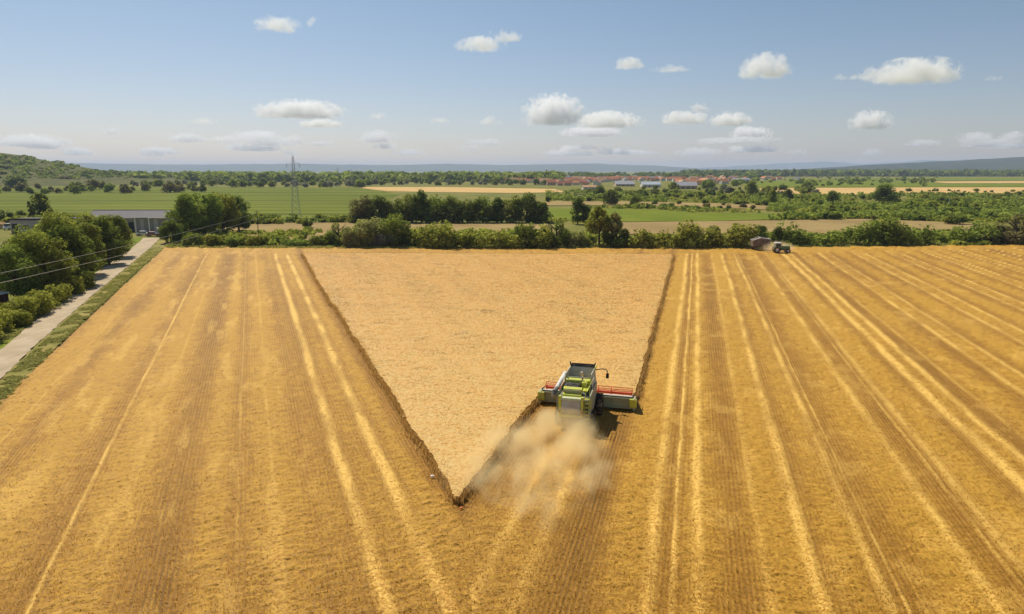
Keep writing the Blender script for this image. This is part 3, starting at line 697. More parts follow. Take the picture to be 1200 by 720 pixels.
# hedges along the field edge: each one continuous mass
def hedge(name, label, p0, p1, h0, h1, mname, wid=3.5, n_per_m=34, seed=1, size=0.30, cat='hedge'):
    r = np.random.default_rng(seed); a = G(*p0); b = G(*p1); L = np.linalg.norm(b - a); k = max(6, int(L / 0.62)); cl = []
    hs = lambda u: h0 + (h1 - h0) * fbm(np.array([u * L * 0.13]), np.array([seed * 3.3]), seed, 3)[0] ** 1.3 * 1.5
    nrm = np.array([-(b - a)[1], (b - a)[0], 0]) / L
    for q in range(k):
        u = r.random(); H = hs(u); p = (a - a) + (b - a) * u + nrm * (r.random() - .5) * wid
        z = H * (0.25 + 0.6 * r.random()); rad = min(0.32 * H + 0.25, H - z * 0.7)
        cl.append(((p[0], p[1], max(z, 0.3)), max(rad, 0.5)))
        if r.random() < 0.6: cl.append(((p[0] + r.normal() * .3, p[1], 0.35 * H), 0.36 * H))
    V, F, T = leaf_cloud(r, cl, int(L * n_per_m), size); V[:, 2] = np.maximum(V[:, 2], 0)
    o = link(name, np_mesh(name, V, F, {'tint': ('FACE', T)}), M[mname]); o.location = a
    return tag(o, label, cat)
hedge('hedge', 'long bushy green hedge on the field edge right of the willow group', (480, 290), (640, 290), 3.0, 8.2, 'leaf_lime', 6, 150, 11)
hedge('hedge', 'uneven green hedge on the field edge between the willow and the brown trailer', (738, 290), (882, 289), 2.6, 8.0, 'leaf_lime', 6, 150, 12)
hedge('hedge', 'long low dark hedge on the field edge right of the tractor', (922, 287), (1160, 285), 3.0, 6.8, 'leaf_mid', 6, 130, 13)
hedge('hedge', 'brownish end of the field-edge hedge at the right picture edge', (1150, 285.5), (1250, 284), 2.6, 4.6, 'leaf_brown', 6, 80, 14)
hedge('hedge', 'dark thorny hedge between the green field and the tan field, under the pylon', (-10, 262), (418, 260.5), 1.6, 3.4, 'leaf_dark', 3, 22, 15, 0.36)
hedge('hedge', 'clipped hedge with a bright flat top beside the gravel track', (-22, 402), (98, 336), 2.2, 2.9, 'leaf_lime', 3.4, 420, 16, 0.13)

hedge('undergrowth', 'dense dark undergrowth closing the foot of the dark tree row', (416, 261.5), (642, 261.5), 3.0, 7.0, 'leaf_dark', 6, 60, 17, 0.42, 'undergrowth')

# scrub and far trees, standing singly on the land behind
def scatter(n_, region, hpx, mats, labels, group, ratio=1.3, leaves=420, minsep=3.0, name='bush', cat='bush'):
    (xa, xb), (ya, yb) = region; placed = []
    tries = 0
    while len(placed) < n_ and tries < n_ * 30:
        tries += 1
        px = random.uniform(xa, xb); py = random.uniform(ya, yb)
        if any(abs(px - a) < minsep * 1.4 and abs(py - b) < minsep * 0.35 for a, b in placed): continue
        placed.append((px, py)); k = random.randrange(len(mats))
        D = G(px, py)[1]; hh = random.uniform(*hpx)
        tree(px, py, py - hh, hh * ratio * random.uniform(.75, 1.35), 'bush' if cat == 'bush' else 'round', mats[k], labels[k], name, cat, group, leaves, trunk=False)
lm = ['leaf_mid', 'leaf_dark', 'leaf_lime']
def lab(txt): return [txt % 'green', txt % 'dark', txt % 'yellowish']
scatter(62, ((950, 1215), (243, 259)), (5, 13), lm, lab('%s bush in the scrub below the big lone tree'), 'scrub below the lone tree', minsep=6)
scatter(40, ((870, 1215), (231, 242)), (4, 9), lm, lab('%s bush in the band beside the big lone tree'), 'scrub beside the lone tree', minsep=5)
scatter(46, ((690, 905), (226, 236)), (5, 10), lm, lab('%s bush in the belt below the village'), 'scrub belt below the village', minsep=5)
scatter(30, ((745, 960), (222, 229)), (4, 9), ['leaf_mid', 'leaf_dark', 'leaf_grey'], ['green tree among the sheds right of the village', 'dark tree among the sheds right of the village', 'silvery tree among the sheds right of the village'], 'trees right of the village', minsep=5, cat='tree', name='tree')
scatter(24, ((745, 950), (239, 246)), (3, 7), ['leaf_mid', 'leaf_dark', 'leaf_brown'], ['green bush on the dry clearing above the crop strip', 'dark bush on the dry clearing above the crop strip', 'reddish bush on the dry clearing above the crop strip'], 'bushes on the dry clearing', minsep=6)
scatter(44, ((1040, 1240), (224, 230)), (2.5, 5.5), ['leaf_mid', 'leaf_dark'], ['green bush on the edge of the distant grain field', 'dark bush on the edge of the distant grain field'], 'bushes along the distant grain field', minsep=5)
scatter(34, ((-60, 240), (222, 228)), (6, 12), ['leaf_mid', 'leaf_dark', 'leaf_brown'], ['green tree in the row above the near green field', 'dark tree in the row above the near green field', 'brownish tree in the row above the near green field'], 'tree row above the green field', minsep=6, cat='tree', name='tree')
scatter(46, ((150, 430), (216.5, 220)), (5, 9), ['leaf_mid', 'leaf_dark', 'leaf_grey'], ['green tree in the far row behind the pylon', 'dark tree in the far row behind the pylon', 'greyish tree in the far row behind the pylon'], 'far row behind the pylon', minsep=4, cat='tree', name='tree')
scatter(40, ((430, 660), (214.5, 217.5)), (4, 8), ['leaf_mid', 'leaf_dark', 'leaf_grey'], ['green tree in the far belt beyond the orange field', 'dark tree in the far belt beyond the orange field', 'greyish tree in the far belt beyond the orange field'], 'far belt beyond the orange field', minsep=4, cat='tree', name='tree')
for px, pb, pt, wd, st, mn, lb in [
    (50, 258, 226, 30, 'tall', 'leaf_dark', 'dark bushy tree standing behind the lavender walled building'),
    (38, 258, 236, 14, 'poplar', 'leaf_dark', 'small dark cypress left of the bushy tree by the building'),
    (26, 257, 244, 12, 'bush', 'leaf_dark', 'low dark bush above the flat roof at the left'),
    (6, 262, 243, 22, 'bush', 'leaf_dark', 'dark bush at the left picture edge above the building'),
    (22, 221, 207, 26, 'round', 'leaf_dark', 'dark rounded tree at the foot of the left hill'),
    (642, 237, 228, 10, 'bush', 'leaf_dark', 'small round dark bush beside the far orange field'),
    (680, 232, 225, 16, 'bush', 'leaf_grey', 'silvery grey bush below the village'),
    (702, 229, 217, 15, 'round', 'leaf_dark', 'dark tree right in front of the village roofs'),
    (716, 240, 222, 22, 'round', 'leaf_dark', 'large dark tree below the grey roofed hall'),
    (745, 242, 229, 16, 'round', 'leaf_dark', 'dark tree below the blue and white hall'),
    (880, 229, 212, 14, 'round', 'leaf_mid', 'high green tree right of the far sheds'),
    (830, 222, 209, 18, 'round', 'leaf_mid', 'broad green tree at the right end of the village'),
    (851, 226, 217, 18, 'bush', 'leaf_grey', 'large silvery bush right of the village'),
    (905, 240, 222, 16, 'tall', 'leaf_mid', 'green tree left of the scrub at the far orange field'),
    (923, 235, 220, 12, 'round', 'leaf_dark', 'dark tree in front of the far orange field'),
    (976, 239, 224, 20, 'round', 'leaf_dark', 'dark tree left of the big lone tree'),
    (1117, 263, 245, 30, 'bush', 'leaf_mid', 'largest green bush of the right-hand scrub'),
    (1105, 240, 229, 16, 'bush', 'leaf_dark', 'dark bush beside the thin white post'),
    (1177, 238, 232, 9, 'bush', 'leaf_dark', 'lone dark bush near the right edge of the far scrub'),
    (1120, 273, 264, 11, 'bush', 'leaf_brown', 'small brown bush at the right end of the tan strip'),
    (921, 255, 247, 10, 'bush', 'leaf_dark', 'dark bush at the right end of the crop strip')]:
    tree(px, pb, pt, wd, st, mn, lb, leaves=2600)
for px, lb in [(460, 'thin dark poplar standing apart on the far skyline'), (472, 'thin dark poplar right of the first skyline poplar'), (497, 'left one of two close skyline poplars'),
               (500.5, 'right one of two close skyline poplars'), (512, 'dark poplar just right of the close pair'), (549, 'left poplar of the far skyline trio'), (554, 'middle poplar of the far skyline trio'), (559, 'right poplar of the far skyline trio')]:
    tree(px, 211.5, 202 - random.random() * 1.5, 2.6, 'poplar', 'leaf_dark', lb, group='skyline poplars', leaves=420)

# scrub on the left hill
k = 0
hill_mass = []
while k < 560:
    px, py = random.uniform(-60, 185), random.uniform(183, 210)
    d = ray(px, py); hit = None
    for tt in np.linspace(800, 1900, 140):
        p = np.array([0, 0, CAM_H]) + tt * d
        if p[2] < hill_h(p[0], p[1]) - 1.0 and p[2] > 0.5: hit = p; break
    if hit is None: continue
    k += 1; dk = random.random()
    if k > 28:
        hill_mass.append(hit - np.array([0, 0, 1.0])); continue
    mn = 'leaf_dark' if dk < .5 else 'leaf_mid' if dk < .8 else 'leaf_brown'
    o = bpy.data.objects.new('bush', crown_of('bush', k % 5, 160, mn)); C.objects.link(o); sc = random.uniform(5, 9)
    o.location = (hit[0], hit[1], hit[2] - 1.0); o.scale = (sc * 1.3, sc * 1.3, sc); o.rotation_euler = (0, 0, random.random() * 6)
    tag(o, {'leaf_dark': 'dark', 'leaf_mid': 'green', 'leaf_brown': 'brownish'}[mn] + ' scrub bush on the dry hill at the left', 'bush', 'scrub on the left hill')

# far woods that read as one mass
def woods(label, band, n_, hgt, mname, seed, per=26, dens=None, pts=None, name='woods', flat=.62, avoid=None):
    r = np.random.default_rng(seed); (xa, xb), (ya, yb) = band
    px = xa + (xb - xa) * r.random(n_); py = ya + (yb - ya) * r.random(n_) ** 1.0
    if dens is not None:
        kp = fbm(px * dens[0], py * dens[1], seed, 3) > dens[2]; px, py = px[kp], py[kp]
    P = np.array([G(a, b) for a, b in zip(px, py)]); n_ = len(P)
    if pts is not None: P = np.array(pts); n_ = len(P)
    if avoid is not None:
        kp = ~avoid(P[:, 0], P[:, 1]); P = P[kp]; n_ = len(P)
    hh = hgt * (0.45 + 0.9 * r.random(n_) ** 1.5); rep = np.repeat(np.arange(n_), per)
    d = r.normal(size=(len(rep), 3)); d /= np.linalg.norm(d, axis=1, keepdims=True)
    q = P[rep] + np.concatenate([d[:, :2] * (hh[rep] * flat)[:, None], (hh[rep] * (0.52 + 0.45 * d[:, 2]))[:, None]], 1)
    nr = d + r.normal(size=d.shape) * 0.5; nr /= np.linalg.norm(nr, axis=1, keepdims=True)
    u = np.cross(nr, r.normal(size=d.shape)); u /= np.linalg.norm(u, axis=1, keepdims=True); v = np.cross(nr, u); s = (hh[rep] * 0.26)[:, None]
    V, F = quads(q, u * s, v * s); tint = np.clip(r.random(n_)[rep] * 0.8 + 0.15 * r.normal(size=len(rep)), 0, 1)
    tag(link(name, np_mesh(name, V, F, {'tint': ('FACE', tint)}), M[mname]), label, 'woods', kind='stuff')
woods('distant belt of trees along the horizon on the left', ((120, 660), (208.2, 213.5)), 2100, 13, 'leaf_mid', 3, dens=(0.03, 0.8, 0.42))
woods('dark distant forest under the long hill on the right', ((800, 1330), (203.0, 207.2)), 6500, 17, 'leaf_dark', 4, 16)
woods('distant wooded land around and behind the village', ((560, 900), (204.5, 210)), 800, 11, 'leaf_dark', 5, dens=(0.05, 0.9, 0.45))
woods('loose trees at the foot of the left hill', ((60, 260), (207, 212)), 420, 9, 'leaf_dark', 6, dens=(0.06, 0.9, 0.5))
woods('far scrubby land below the forest on the right', ((860, 1100), (208, 219)), 320, 6, 'leaf_mid', 7, dens=(0.05, 0.9, 0.5))

woods('scrubby bushes and dry thicket covering the hill at the left', None or ((0, 1), (240, 241)), 3, 4.6, 'leaf_mid', 8, 40, pts=hill_mass, name='scrub', flat=.9)
def poly_in(pts):
    W = np.array([G(*p)[:2] for p in pts])
    def f(x, y):
        r_ = np.zeros(len(x), bool); j = len(W) - 1
        for i in range(len(W)):
            c_ = ((W[i, 1] > y) != (W[j, 1] > y)) & (x < (W[j, 0] - W[i, 0]) * (y - W[i, 1]) / (W[j, 1] - W[i, 1] + 1e-9) + W[i, 0]); r_ ^= c_; j = i
        return r_
    return f
av = [poly_in(p) for p in ([(640, 244), (760, 245), (812, 249), (905, 250), (935, 257), (830, 260), (740, 260.5), (640, 258.5)], [(728, 260), (930, 258), (1010, 256.5), (1110, 260.5), (1160, 262.5), (1150, 273), (1000, 275), (730, 276)],
      [(890, 220.8), (1060, 220), (1330, 219.5), (1330, 226.5), (1080, 228), (895, 228.5)], [(640, 243.5), (760, 243.5), (900, 249), (900, 239.5), (760, 236.5), (640, 236)])]
avoid = lambda x, y: av[0](x, y) | av[1](x, y) | av[2](x, y) | av[3](x, y)
woods('low green thicket filling the ground between the scrub bushes on the right', ((640, 1230), (224, 259)), 5200, 2.0, 'leaf_mid', 9, 22, (0.02, 0.14, 0.42), name='undergrowth', flat=1.0, avoid=avoid)
woods('rough olive ground cover below the village', ((640, 1230), (224, 262)), 5200, 1.3, 'leaf_lime', 10, 18, (0.02, 0.16, 0.40), name='undergrowth', flat=1.2, avoid=avoid)
woods('rough weeds along the back of the field-edge hedges', ((200, 1210), (272, 288)), 1500, 1.3, 'leaf_lime', 11, 26, (0.03, 0.2, 0.42), name='undergrowth', flat=1.1, avoid=avoid)
woods('thin scrub along the edge of the green field under the pylon', ((-20, 415), (256, 263)), 700, 1.8, 'leaf_mid', 12, 30, (0.03, 0.3, 0.45), name='undergrowth', flat=.9)

# ------------------------------------------------------------------ shape helpers for made things
def xf(loc=(0, 0, 0), rot=(0, 0, 0), sc=(1, 1, 1)):
    return Matrix.Translation(loc) @ Euler(rot).to_matrix().to_4x4() @ Matrix.Diagonal((*sc, 1))
def box(bm, c, s, rot=(0, 0, 0), bev=0.0):
    r = bmesh.ops.create_cube(bm, size=1.0, matrix=xf(c, rot, s))
    if bev: bmesh.ops.bevel(bm, geom=list({e for v in r['verts'] for e in v.link_edges}), offset=bev, segments=2, affect='EDGES', profile=0.6)
def cyl(bm, p, q, r0, r1=None, seg=14, caps=True):
    p, q = Vector(p), Vector(q); d = q - p
    m_ = Matrix.Translation((p + q) / 2) @ d.to_track_quat('Z', 'Y').to_matrix().to_4x4()
    bmesh.ops.create_cone(bm, cap_ends=caps, segments=seg, radius1=r0, radius2=r0 if r1 is None else r1, depth=d.length, matrix=m_)
def tube(bm, pts, r, seg=10):
    for a, b in zip(pts[:-1], pts[1:]): cyl(bm, a, b, r, seg=seg)
def prism(bm, prof, x0, x1, bev=0.0, axis='x'):
    """closed profile of (y, z) pushed along x, or of (x, z) pushed along y"""
    f = (lambda c, p: (c, p[0], p[1])) if axis == 'x' else (lambda c, p: (p[0], c, p[1]))
    A = [bm.verts.new(f(x0, p)) for p in prof]; B = [bm.verts.new(f(x1, p)) for p in prof]; n_ = len(prof)
    fs = [bm.faces.new(A), bm.faces.new(B[::-1])] + [bm.faces.new([A[i], B[i], B[(i + 1) % n_], A[(i + 1) % n_]]) for i in range(n_)]
    bmesh.ops.recalc_face_normals(bm, faces=fs)
    if bev: bmesh.ops.bevel(bm, geom=list({e for q in fs for e in q.edges}), offset=bev, segments=2, affect='EDGES', profile=0.6)
def part(name, build, m, parent, label=None):
    bm = bmesh.new(); build(bm); me = bpy.data.meshes.new(name); bm.to_mesh(me); bm.free()
    o = link(name, me, m, parent)
    if label: o['label'] = label
    return o
def copy_tree(o, parent=None):
    c = o.copy(); C.objects.link(c); c.parent = parent
    for ch in list(o.children): copy_tree(ch, c)
    return c
def tyre(bm, r, wd, hub):
    prof = [(hub, -wd / 2 * .8), (r * .86, -wd / 2), (r * .97, -wd * .42), (r, -wd * .2), (r, wd * .2), (r * .97, wd * .42), (r * .86, wd / 2), (hub, wd / 2 * .8)]
    n_ = 28; rings = [[bm.verts.new((x_, a * math.cos(6.2832 * k / n_), a * math.sin(6.2832 * k / n_))) for a, x_ in prof] for k in range(n_)]
    for k in range(n_):
        for i in range(len(prof) - 1): bm.faces.new([rings[k][i], rings[k][i + 1], rings[(k + 1) % n_][i + 1], rings[(k + 1) % n_][i]])
    for k in range(20):
        a = 6.2832 * k / 20
        for s_ in (-1, 1): box(bm, (s_ * wd * .24, r * .995 * math.cos(a + .08 * s_), r * .995 * math.sin(a + .08 * s_)), (wd * .46, .05, .07), (a, 0, s_ * .35))
    bmesh.ops.recalc_face_normals(bm, faces=bm.faces)
def rim(bm, hub, wd):
    cyl(bm, (-wd * .30, 0, 0), (wd * .30, 0, 0), hub, seg=24); cyl(bm, (-wd * .40, 0, 0), (wd * .40, 0, 0), hub * .35, seg=14)
def wheel(parent, loc, r, wd, hub, mt, mr):
    o = part('wheel', lambda bm: cyl(bm, (-wd * .44, 0, 0), (wd * .44, 0, 0), hub * .2), mr, parent); o.location = loc
    part('tyre', lambda bm: tyre(bm, r, wd, hub), mt, o); part('rim', lambda bm: rim(bm, hub, wd), mr, o); return o

M['lime'] = plain('lime_paint', (0.58, 0.61, 0.05), 0.40, 0.4, vary=0.10, scale=2.5, dust=0.5)
M['lime_d'] = plain('dusty_green_paint', (0.42, 0.44, 0.24), 0.55, 0.3, vary=0.2, scale=2.0, dust=0.7)
M['grey'] = plain('grey_paint', (0.27, 0.29, 0.29), 0.5, 0.35, vary=0.15, scale=2.0, dust=0.5)
M['greyd'] = plain('dark_grey_paint', (0.12, 0.125, 0.115), 0.6, 0.3, vary=0.2, scale=2.0, dust=0.55)
M['white'] = plain('white_paint', (0.72, 0.70, 0.66), 0.4, 0.4, vary=0.08, scale=2.0, dust=0.35)
M['black'] = plain('black_metal', (0.025, 0.024, 0.026), 0.55, 0.3, vary=0.3, scale=4.0, dust=0.25)
M['rubber'] = plain('tyre_rubber', (0.030, 0.028, 0.025), 0.85, 0.15, vary=0.3, scale=4.0, dust=0.5)
M['red'] = plain('red_paint', (0.88, 0.105, 0.032), 0.45, 0.4, vary=0.12, scale=3.0, dust=0.2)
M['steel'] = plain('worn_steel', (0.42, 0.40, 0.35), 0.45, 0.5, metal=0.5, vary=0.2, scale=3.0, dust=0.4)
M['glass'] = plain('tinted_glass', (0.03, 0.045, 0.05), 0.08, 0.6, vary=0.1)
M['greygreen'] = plain('grey_green_paint', (0.34, 0.38, 0.27), 0.5, 0.35, vary=0.15, scale=2.0, dust=0.5)
M['limew'] = plain('sunbleached_lime_paint', (0.62, 0.64, 0.34), 0.45, 0.35, vary=0.1, scale=2.0, dust=0.35)
M['amber'] = plain('amber_plastic', (0.75, 0.25, 0.02), 0.3, 0.5, vary=0.05)
M['lampred'] = plain('red_lamp_plastic', (0.50, 0.02, 0.02), 0.3, 0.5, vary=0.05)
M['grain'] = plain('grain', (0.55, 0.36, 0.13), 0.9, 0.1, vary=0.3, scale=12)
M['whiterub'] = plain('dusty_panel', (0.50, 0.48, 0.44), 0.55, 0.3, vary=0.18, scale=1.4, dust=0.45)

# ------------------------------------------------------------------ the combine harvester (x right, y forward)
s0, t0 = -8.75, 55.0
cb = empty('combine_harvester', (s0 * cR + t0 * sR, -s0 * sR + t0 * cR, 0.02), -AR)
tag(cb, 'lime green combine harvester with a wide red reel cutting the pale wheat', 'combine harvester')
W2 = 1.36
part('body', lambda bm: (prism(bm, [(-2.75, 0.95), (-3.0, 1.5), (-2.92, 2.5), (-2.55, 2.78), (1.3, 2.85), (1.3, 0.9)], -W2 + .12, W2 - .12, .05),
                         box(bm, (0, .9, .95), (1.7, 2.4, .7), bev=.05)), M['greyd'], cb)
def side(s_):
    def f(bm):
        prism(bm, [(-2.7, 1.15), (-2.88, 1.6), (-2.8, 2.5), (-2.45, 2.82), (-0.6, 2.95), (1.15, 2.95), (1.2, 1.75), (0.3, 1.55), (-0.4, 1.15)], s_ * (W2 - .10), s_ * W2, .025)
    return f
pr = part('side_panel', side(1), M['greygreen'], cb, 'grey-green right side panel with a lime rear edge'); part('side_panel', side(-1), M['lime_d'], cb, 'green left side panel')
part('stripe', lambda bm: prism(bm, [(-2.84, 1.62), (-2.76, 2.48), (-2.2, 2.60), (-2.2, 1.75)], W2 + .003, W2 + .02), M['lime'], pr)
rp = part('rear_panel', lambda bm: prism(bm, [(-3.10, 1.45), (-3.16, 1.7), (-3.05, 2.55), (-2.9, 2.55), (-2.96, 1.45)], -.92, .62, .03), M['whiterub'], cb)
part('rear_frame', lambda bm: (box(bm, (-1.06, -2.99, 1.95), (.24, .30, 1.75), bev=.05), box(bm, (.76, -2.99, 1.95), (.24, .30, 1.75), bev=.05), box(bm, (-.15, -3.0, 1.16), (1.60, .22, .22), bev=.04)), M['lime'], cb)
part('rear_hood', lambda bm: (prism(bm, [(-3.16, 2.52), (-3.10, 2.68), (-2.86, 2.76), (-2.78, 2.56)], -1.14, .86, .05)), M['limew'], cb)
for sx in (-1.06, .76):
    part('tail_light', lambda bm: box(bm, (sx, -3.16, 1.55), (.14, .05, .22), bev=.015), M['lampred'], cb)
part('engine_cover', lambda bm: (prism(bm, [(-2.72, 2.66), (-2.66, 2.84), (-2.36, 2.90), (-2.32, 3.22), (-1.96, 3.32), (-1.92, 2.66)], -.95, .60, .04)), M['lime'], cb)
part('engine_vent', lambda bm: (box(bm, (-.17, -2.375, 3.04), (1.40, .05, .22)), *[box(bm, (-.17, -2.41, 2.95 + .055 * k), (1.36, .02, .02)) for k in range(4)]), M['lime_d'], cb)
part('radiator', lambda bm: (box(bm, (-.36, -1.38, 3.12), (1.20, 1.02, .40), bev=.04), cyl(bm, (-.50, -1.38, 3.32), (-.50, -1.38, 3.38), .34, seg=20), cyl(bm, (.05, -1.45, 3.32), (.05, -1.45, 3.40), .13)), M['black'], cb)
part('deck_panel', lambda bm: (prism(bm, [(-.80, 3.0), (-.78, 3.52), (-.40, 3.66), (-.36, 3.0)], -.98, 1.04, .04), box(bm, (.86, -1.6, 3.12), (.42, 1.5, .10), bev=.03), box(bm, (.62, -1.15, 3.30), (.34, .62, .50), bev=.04)), M['lime'], cb)
part('exhaust', lambda bm: (cyl(bm, (.42, -.95, 3.1), (.42, -.95, 3.85), .07), cyl(bm, (.42, -.95, 3.85), (.42, -1.05, 3.97), .07)), M['steel'], cb)
def tank(bm):
    # four flared walls round an open bin
    z0, z1 = 2.9, 3.98; a, b = 1.24, 1.08; y0, y1 = -.36, 1.55
    lo = [(-a, y0), (a, y0), (a, y1), (-a, y1)]; hi = [(-b, y0 - .10), (b, y0 - .10), (b, y1 + .22), (-b, y1 + .22)]
    th_ = .05
    for k in range(4):
        p, q = lo[k], lo[(k + 1) % 4]; P_, Q_ = hi[k], hi[(k + 1) % 4]
        if k == 0: zt = 3.70
        else: zt = z1
        cx_, cy_ = 0, .6
        inn = lambda v: (v[0] + (cx_ - v[0]) * th_, v[1] + (cy_ - v[1]) * th_)
        Z = [(p[0], p[1], z0), (q[0], q[1], z0), (Q_[0], Q_[1], zt), (P_[0], P_[1], zt)]; I = [(*inn(p), z0), (*inn(q), z0), (*inn(Q_), zt), (*inn(P_), zt)]
        v = [bm.verts.new(c_) for c_ in Z + I]
        for f_ in ((0, 1, 2, 3), (7, 6, 5, 4), (0, 4, 5, 1), (1, 5, 6, 2), (2, 6, 7, 3), (3, 7, 4, 0)): bm.faces.new([v[i_] for i_ in f_])
    bmesh.ops.recalc_face_normals(bm, faces=bm.faces)
M['tankm'] = plain('tank_sheet', (0.50, 0.54, 0.44), 0.55, 0.3, vary=0.15, scale=2.0, dust=0.6)
tk = part('grain_tank', tank, M['tankm'], cb)
part('grain', lambda bm: bmesh.ops.create_grid(bm, x_segments=8, y_segments=8, size=1.0, matrix=xf((0, .62, 3.12), (0, 0, 0), (1.16, .92, 1))), M['grain'], tk)
part('tank_flap', lambda bm: (prism(bm, [(1.70, 3.96), (1.78, 3.96), (1.95, 4.22), (1.89, 4.24)], -.98, .98), box(bm, (-1.04, 1.72, 4.16), (.10, .16, .50), (0.2, -.25, 0)), box(bm, (1.04, 1.72, 4.16), (.10, .16, .50), (0.2, .25, 0))), M['black'], tk)
part('filling_auger', lambda bm: (cyl(bm, (.1, 1.45, 3.1), (.1, .95, 3.62), .13), cyl(bm, (.1, .95, 3.62), (.1, .78, 3.60), .17)), M['steel'], tk)
au = part('unloading_auger', lambda bm: (cyl(bm, (-1.40, 1.15, 3.48), (-1.55, -2.05, 3.08), .18, seg=18), cyl(bm, (-1.2, 1.2, 3.0), (-1.40, 1.15, 3.50), .22)), M['white'], cb)
part('spout', lambda bm: (cyl(bm, (-1.55, -2.03, 3.09), (-1.60, -2.62, 2.92), .20, .24, seg=18), cyl(bm, (-1.60, -2.58, 2.95), (-1.62, -2.82, 2.62), .23, .19, seg=18)), M['greyd'], au)
cab_ = part('cab', lambda bm: (prism(bm, [(1.82, 1.75), (1.82, 3.55), (3.02, 3.50), (3.30, 2.4), (3.05, 1.75)], -.92, .92, .06)), M['glass'], cb)
part('cab_roof', lambda bm: box(bm, (0, 2.45, 3.66), (2.05, 1.55, .22), bev=.07), M['lime'], cab_)
part('cab_pillar', lambda bm: [box(bm, (sx, 1.86, 2.65), (.09, .10, 1.80)) for sx in (-.93, .93)], M['greyd'], cab_)
for sx in (1,):
    ma = part('mirror_arm', lambda bm: tube(bm, [(sx * .95, 3.0, 3.42), (sx * 1.55, 3.12, 3.50), (sx * 1.95, 3.02, 3.46), (sx * 2.02, 2.98, 3.2)], .045), M['black'], cb)
    part('mirror', lambda bm: box(bm, (sx * 2.02, 2.95, 2.95), (.26, .07, .46), bev=.02), M['black'], ma)
part('beacon', lambda bm: cyl(bm, (-.85, 2.0, 3.77), (-.85, 2.0, 3.95), .07), M['amber'], cb); part('beacon', lambda bm: cyl(bm, (.85, 2.0, 3.77), (.85, 2.0, 3.95), .07), M['amber'], cb)
def ladder(bm):
    for sx in (.98, 1.30): tube(bm, [(sx, -3.12, 1.0), (sx, -3.02, 2.2), (sx, -2.72, 3.05), (sx, -2.45, 3.75), (sx, -1.4, 3.8)], .022, 8)
    for k in range(6): box(bm, (1.14, -3.16 + .016 * k + (.05 * max(0, k - 3)), 1.08 + .32 * k), (.34, .22, .05))
part('ladder', ladder, M['lime'], cb)
part('handrail', lambda bm: (tube(bm, [(1.32, -1.3, 3.0), (1.32, -1.3, 3.75), (1.32, -.5, 3.75)], .02, 8), tube(bm, [(-1.1, -2.4, 2.95), (-1.1, -2.4, 3.5), (-1.1, -.9, 3.6)], .02, 8)), M['white'], cb)
part('straw_chopper', lambda bm: (box(bm, (0, -2.75, .95), (1.9, .75, .5), (-.25, 0, 0), .05), box(bm, (0, -3.08, .72), (2.5, .5, .06), (-.35, 0, 0))), M['greyd'], cb)
part('axle', lambda bm: (cyl(bm, (-1.6, 1.15, .92), (1.6, 1.15, .92), .16), cyl(bm, (-1.35, -1.75, .66), (1.35, -1.75, .66), .11)), M['black'], cb)
for sx in (-1, 1):
    wheel(cb, (sx * 1.58, 1.15, .93), .93, .62, .46, M['rubber'], M['lime_d']); wheel(cb, (sx * 1.42, -1.75, .66), .66, .42, .32, M['rubber'], M['lime_d'])
part('feeder_house', lambda bm: prism(bm, [(1.6, 1.0), (1.6, 1.75), (2.75, 1.15), (2.75, .35)], -.70, .70, .04), M['lime_d'], cb)
HW = 4.08
hx = 0.27                                               # the header sits a little to the right of the cab line
hd_ = part('header', lambda bm: (prism(bm, [(2.62, .16), (2.66, 1.12), (2.80, 1.26), (2.92, 1.20), (2.96, .34), (4.05, .14), (4.05, .08)], hx - HW, hx + HW, .015),
                                box(bm, (hx, 2.60, 1.10), (2 * HW, .12, .14), bev=.02), box(bm, (hx, 2.58, .30), (2 * HW, .12, .12), bev=.02),
                                *[box(bm, (hx + x_, 2.60, .70), (.09, .09, .72)) for x_ in (-3.4, -2.3, -1.2, 1.2, 2.3, 3.4)]), M['lime_d'], cb)
part('header_top', lambda bm: box(bm, (hx, 2.80, 1.285), (2 * HW - .1, .30, .04), bev=.01), M['whiterub'], hd_)
def spiral(bm):
    cyl(bm, (hx - HW + .1, 3.3, .55), (hx + HW - .1, 3.3, .55), .20, seg=16)
    for sg in (-1, 1):
        prev = None
        for k in range(100):
            x_ = sg * (HW - .15 - k * (HW - .8) / 100); a_ = k * .5
            c0 = (hx + x_, 3.3 + .20 * math.cos(a_), .55 + .20 * math.sin(a_)); c1 = (hx + x_, 3.3 + .32 * math.cos(a_), .55 + .32 * math.sin(a_))
            cur = (bm.verts.new(c0), bm.verts.new(c1))
            if prev: bm.faces.new([prev[0], prev[1], cur[1], cur[0]])
            prev = cur
part('feed_auger', spiral, M['steel'], hd_)
part('knife_bar', lambda bm: (box(bm, (hx, 4.06, .10), (2 * HW, .08, .05)), *[box(bm, (hx - HW + .1 + k * .205, 4.15, .10), (.035, .16, .03)) for k in range(42)]), M['steel'], hd_)
RC = (3.72, 1.22)
def reel(bm):
    cyl(bm, (hx - HW + .16, *RC), (hx + HW - .16, *RC), .12, seg=14)
    for k in range(6):
        a_ = k * math.pi / 3 + .35; y_, z_ = RC[0] + .50 * math.cos(a_), RC[1] + .50 * math.sin(a_)
        cyl(bm, (hx - HW + .14, y_, z_), (hx + HW - .14, y_, z_), .035, seg=8)
    for x_ in (-HW + .2, -HW / 2, -.9, .9, HW / 2, HW - .2):
        for k in range(6):
            a_ = k * math.pi / 3 + .35
            cyl(bm, (hx + x_, *RC), (hx + x_, RC[0] + .50 * math.cos(a_), RC[1] + .50 * math.sin(a_)), .028, seg=6)
rl = part('reel', reel, M['red'], hd_)
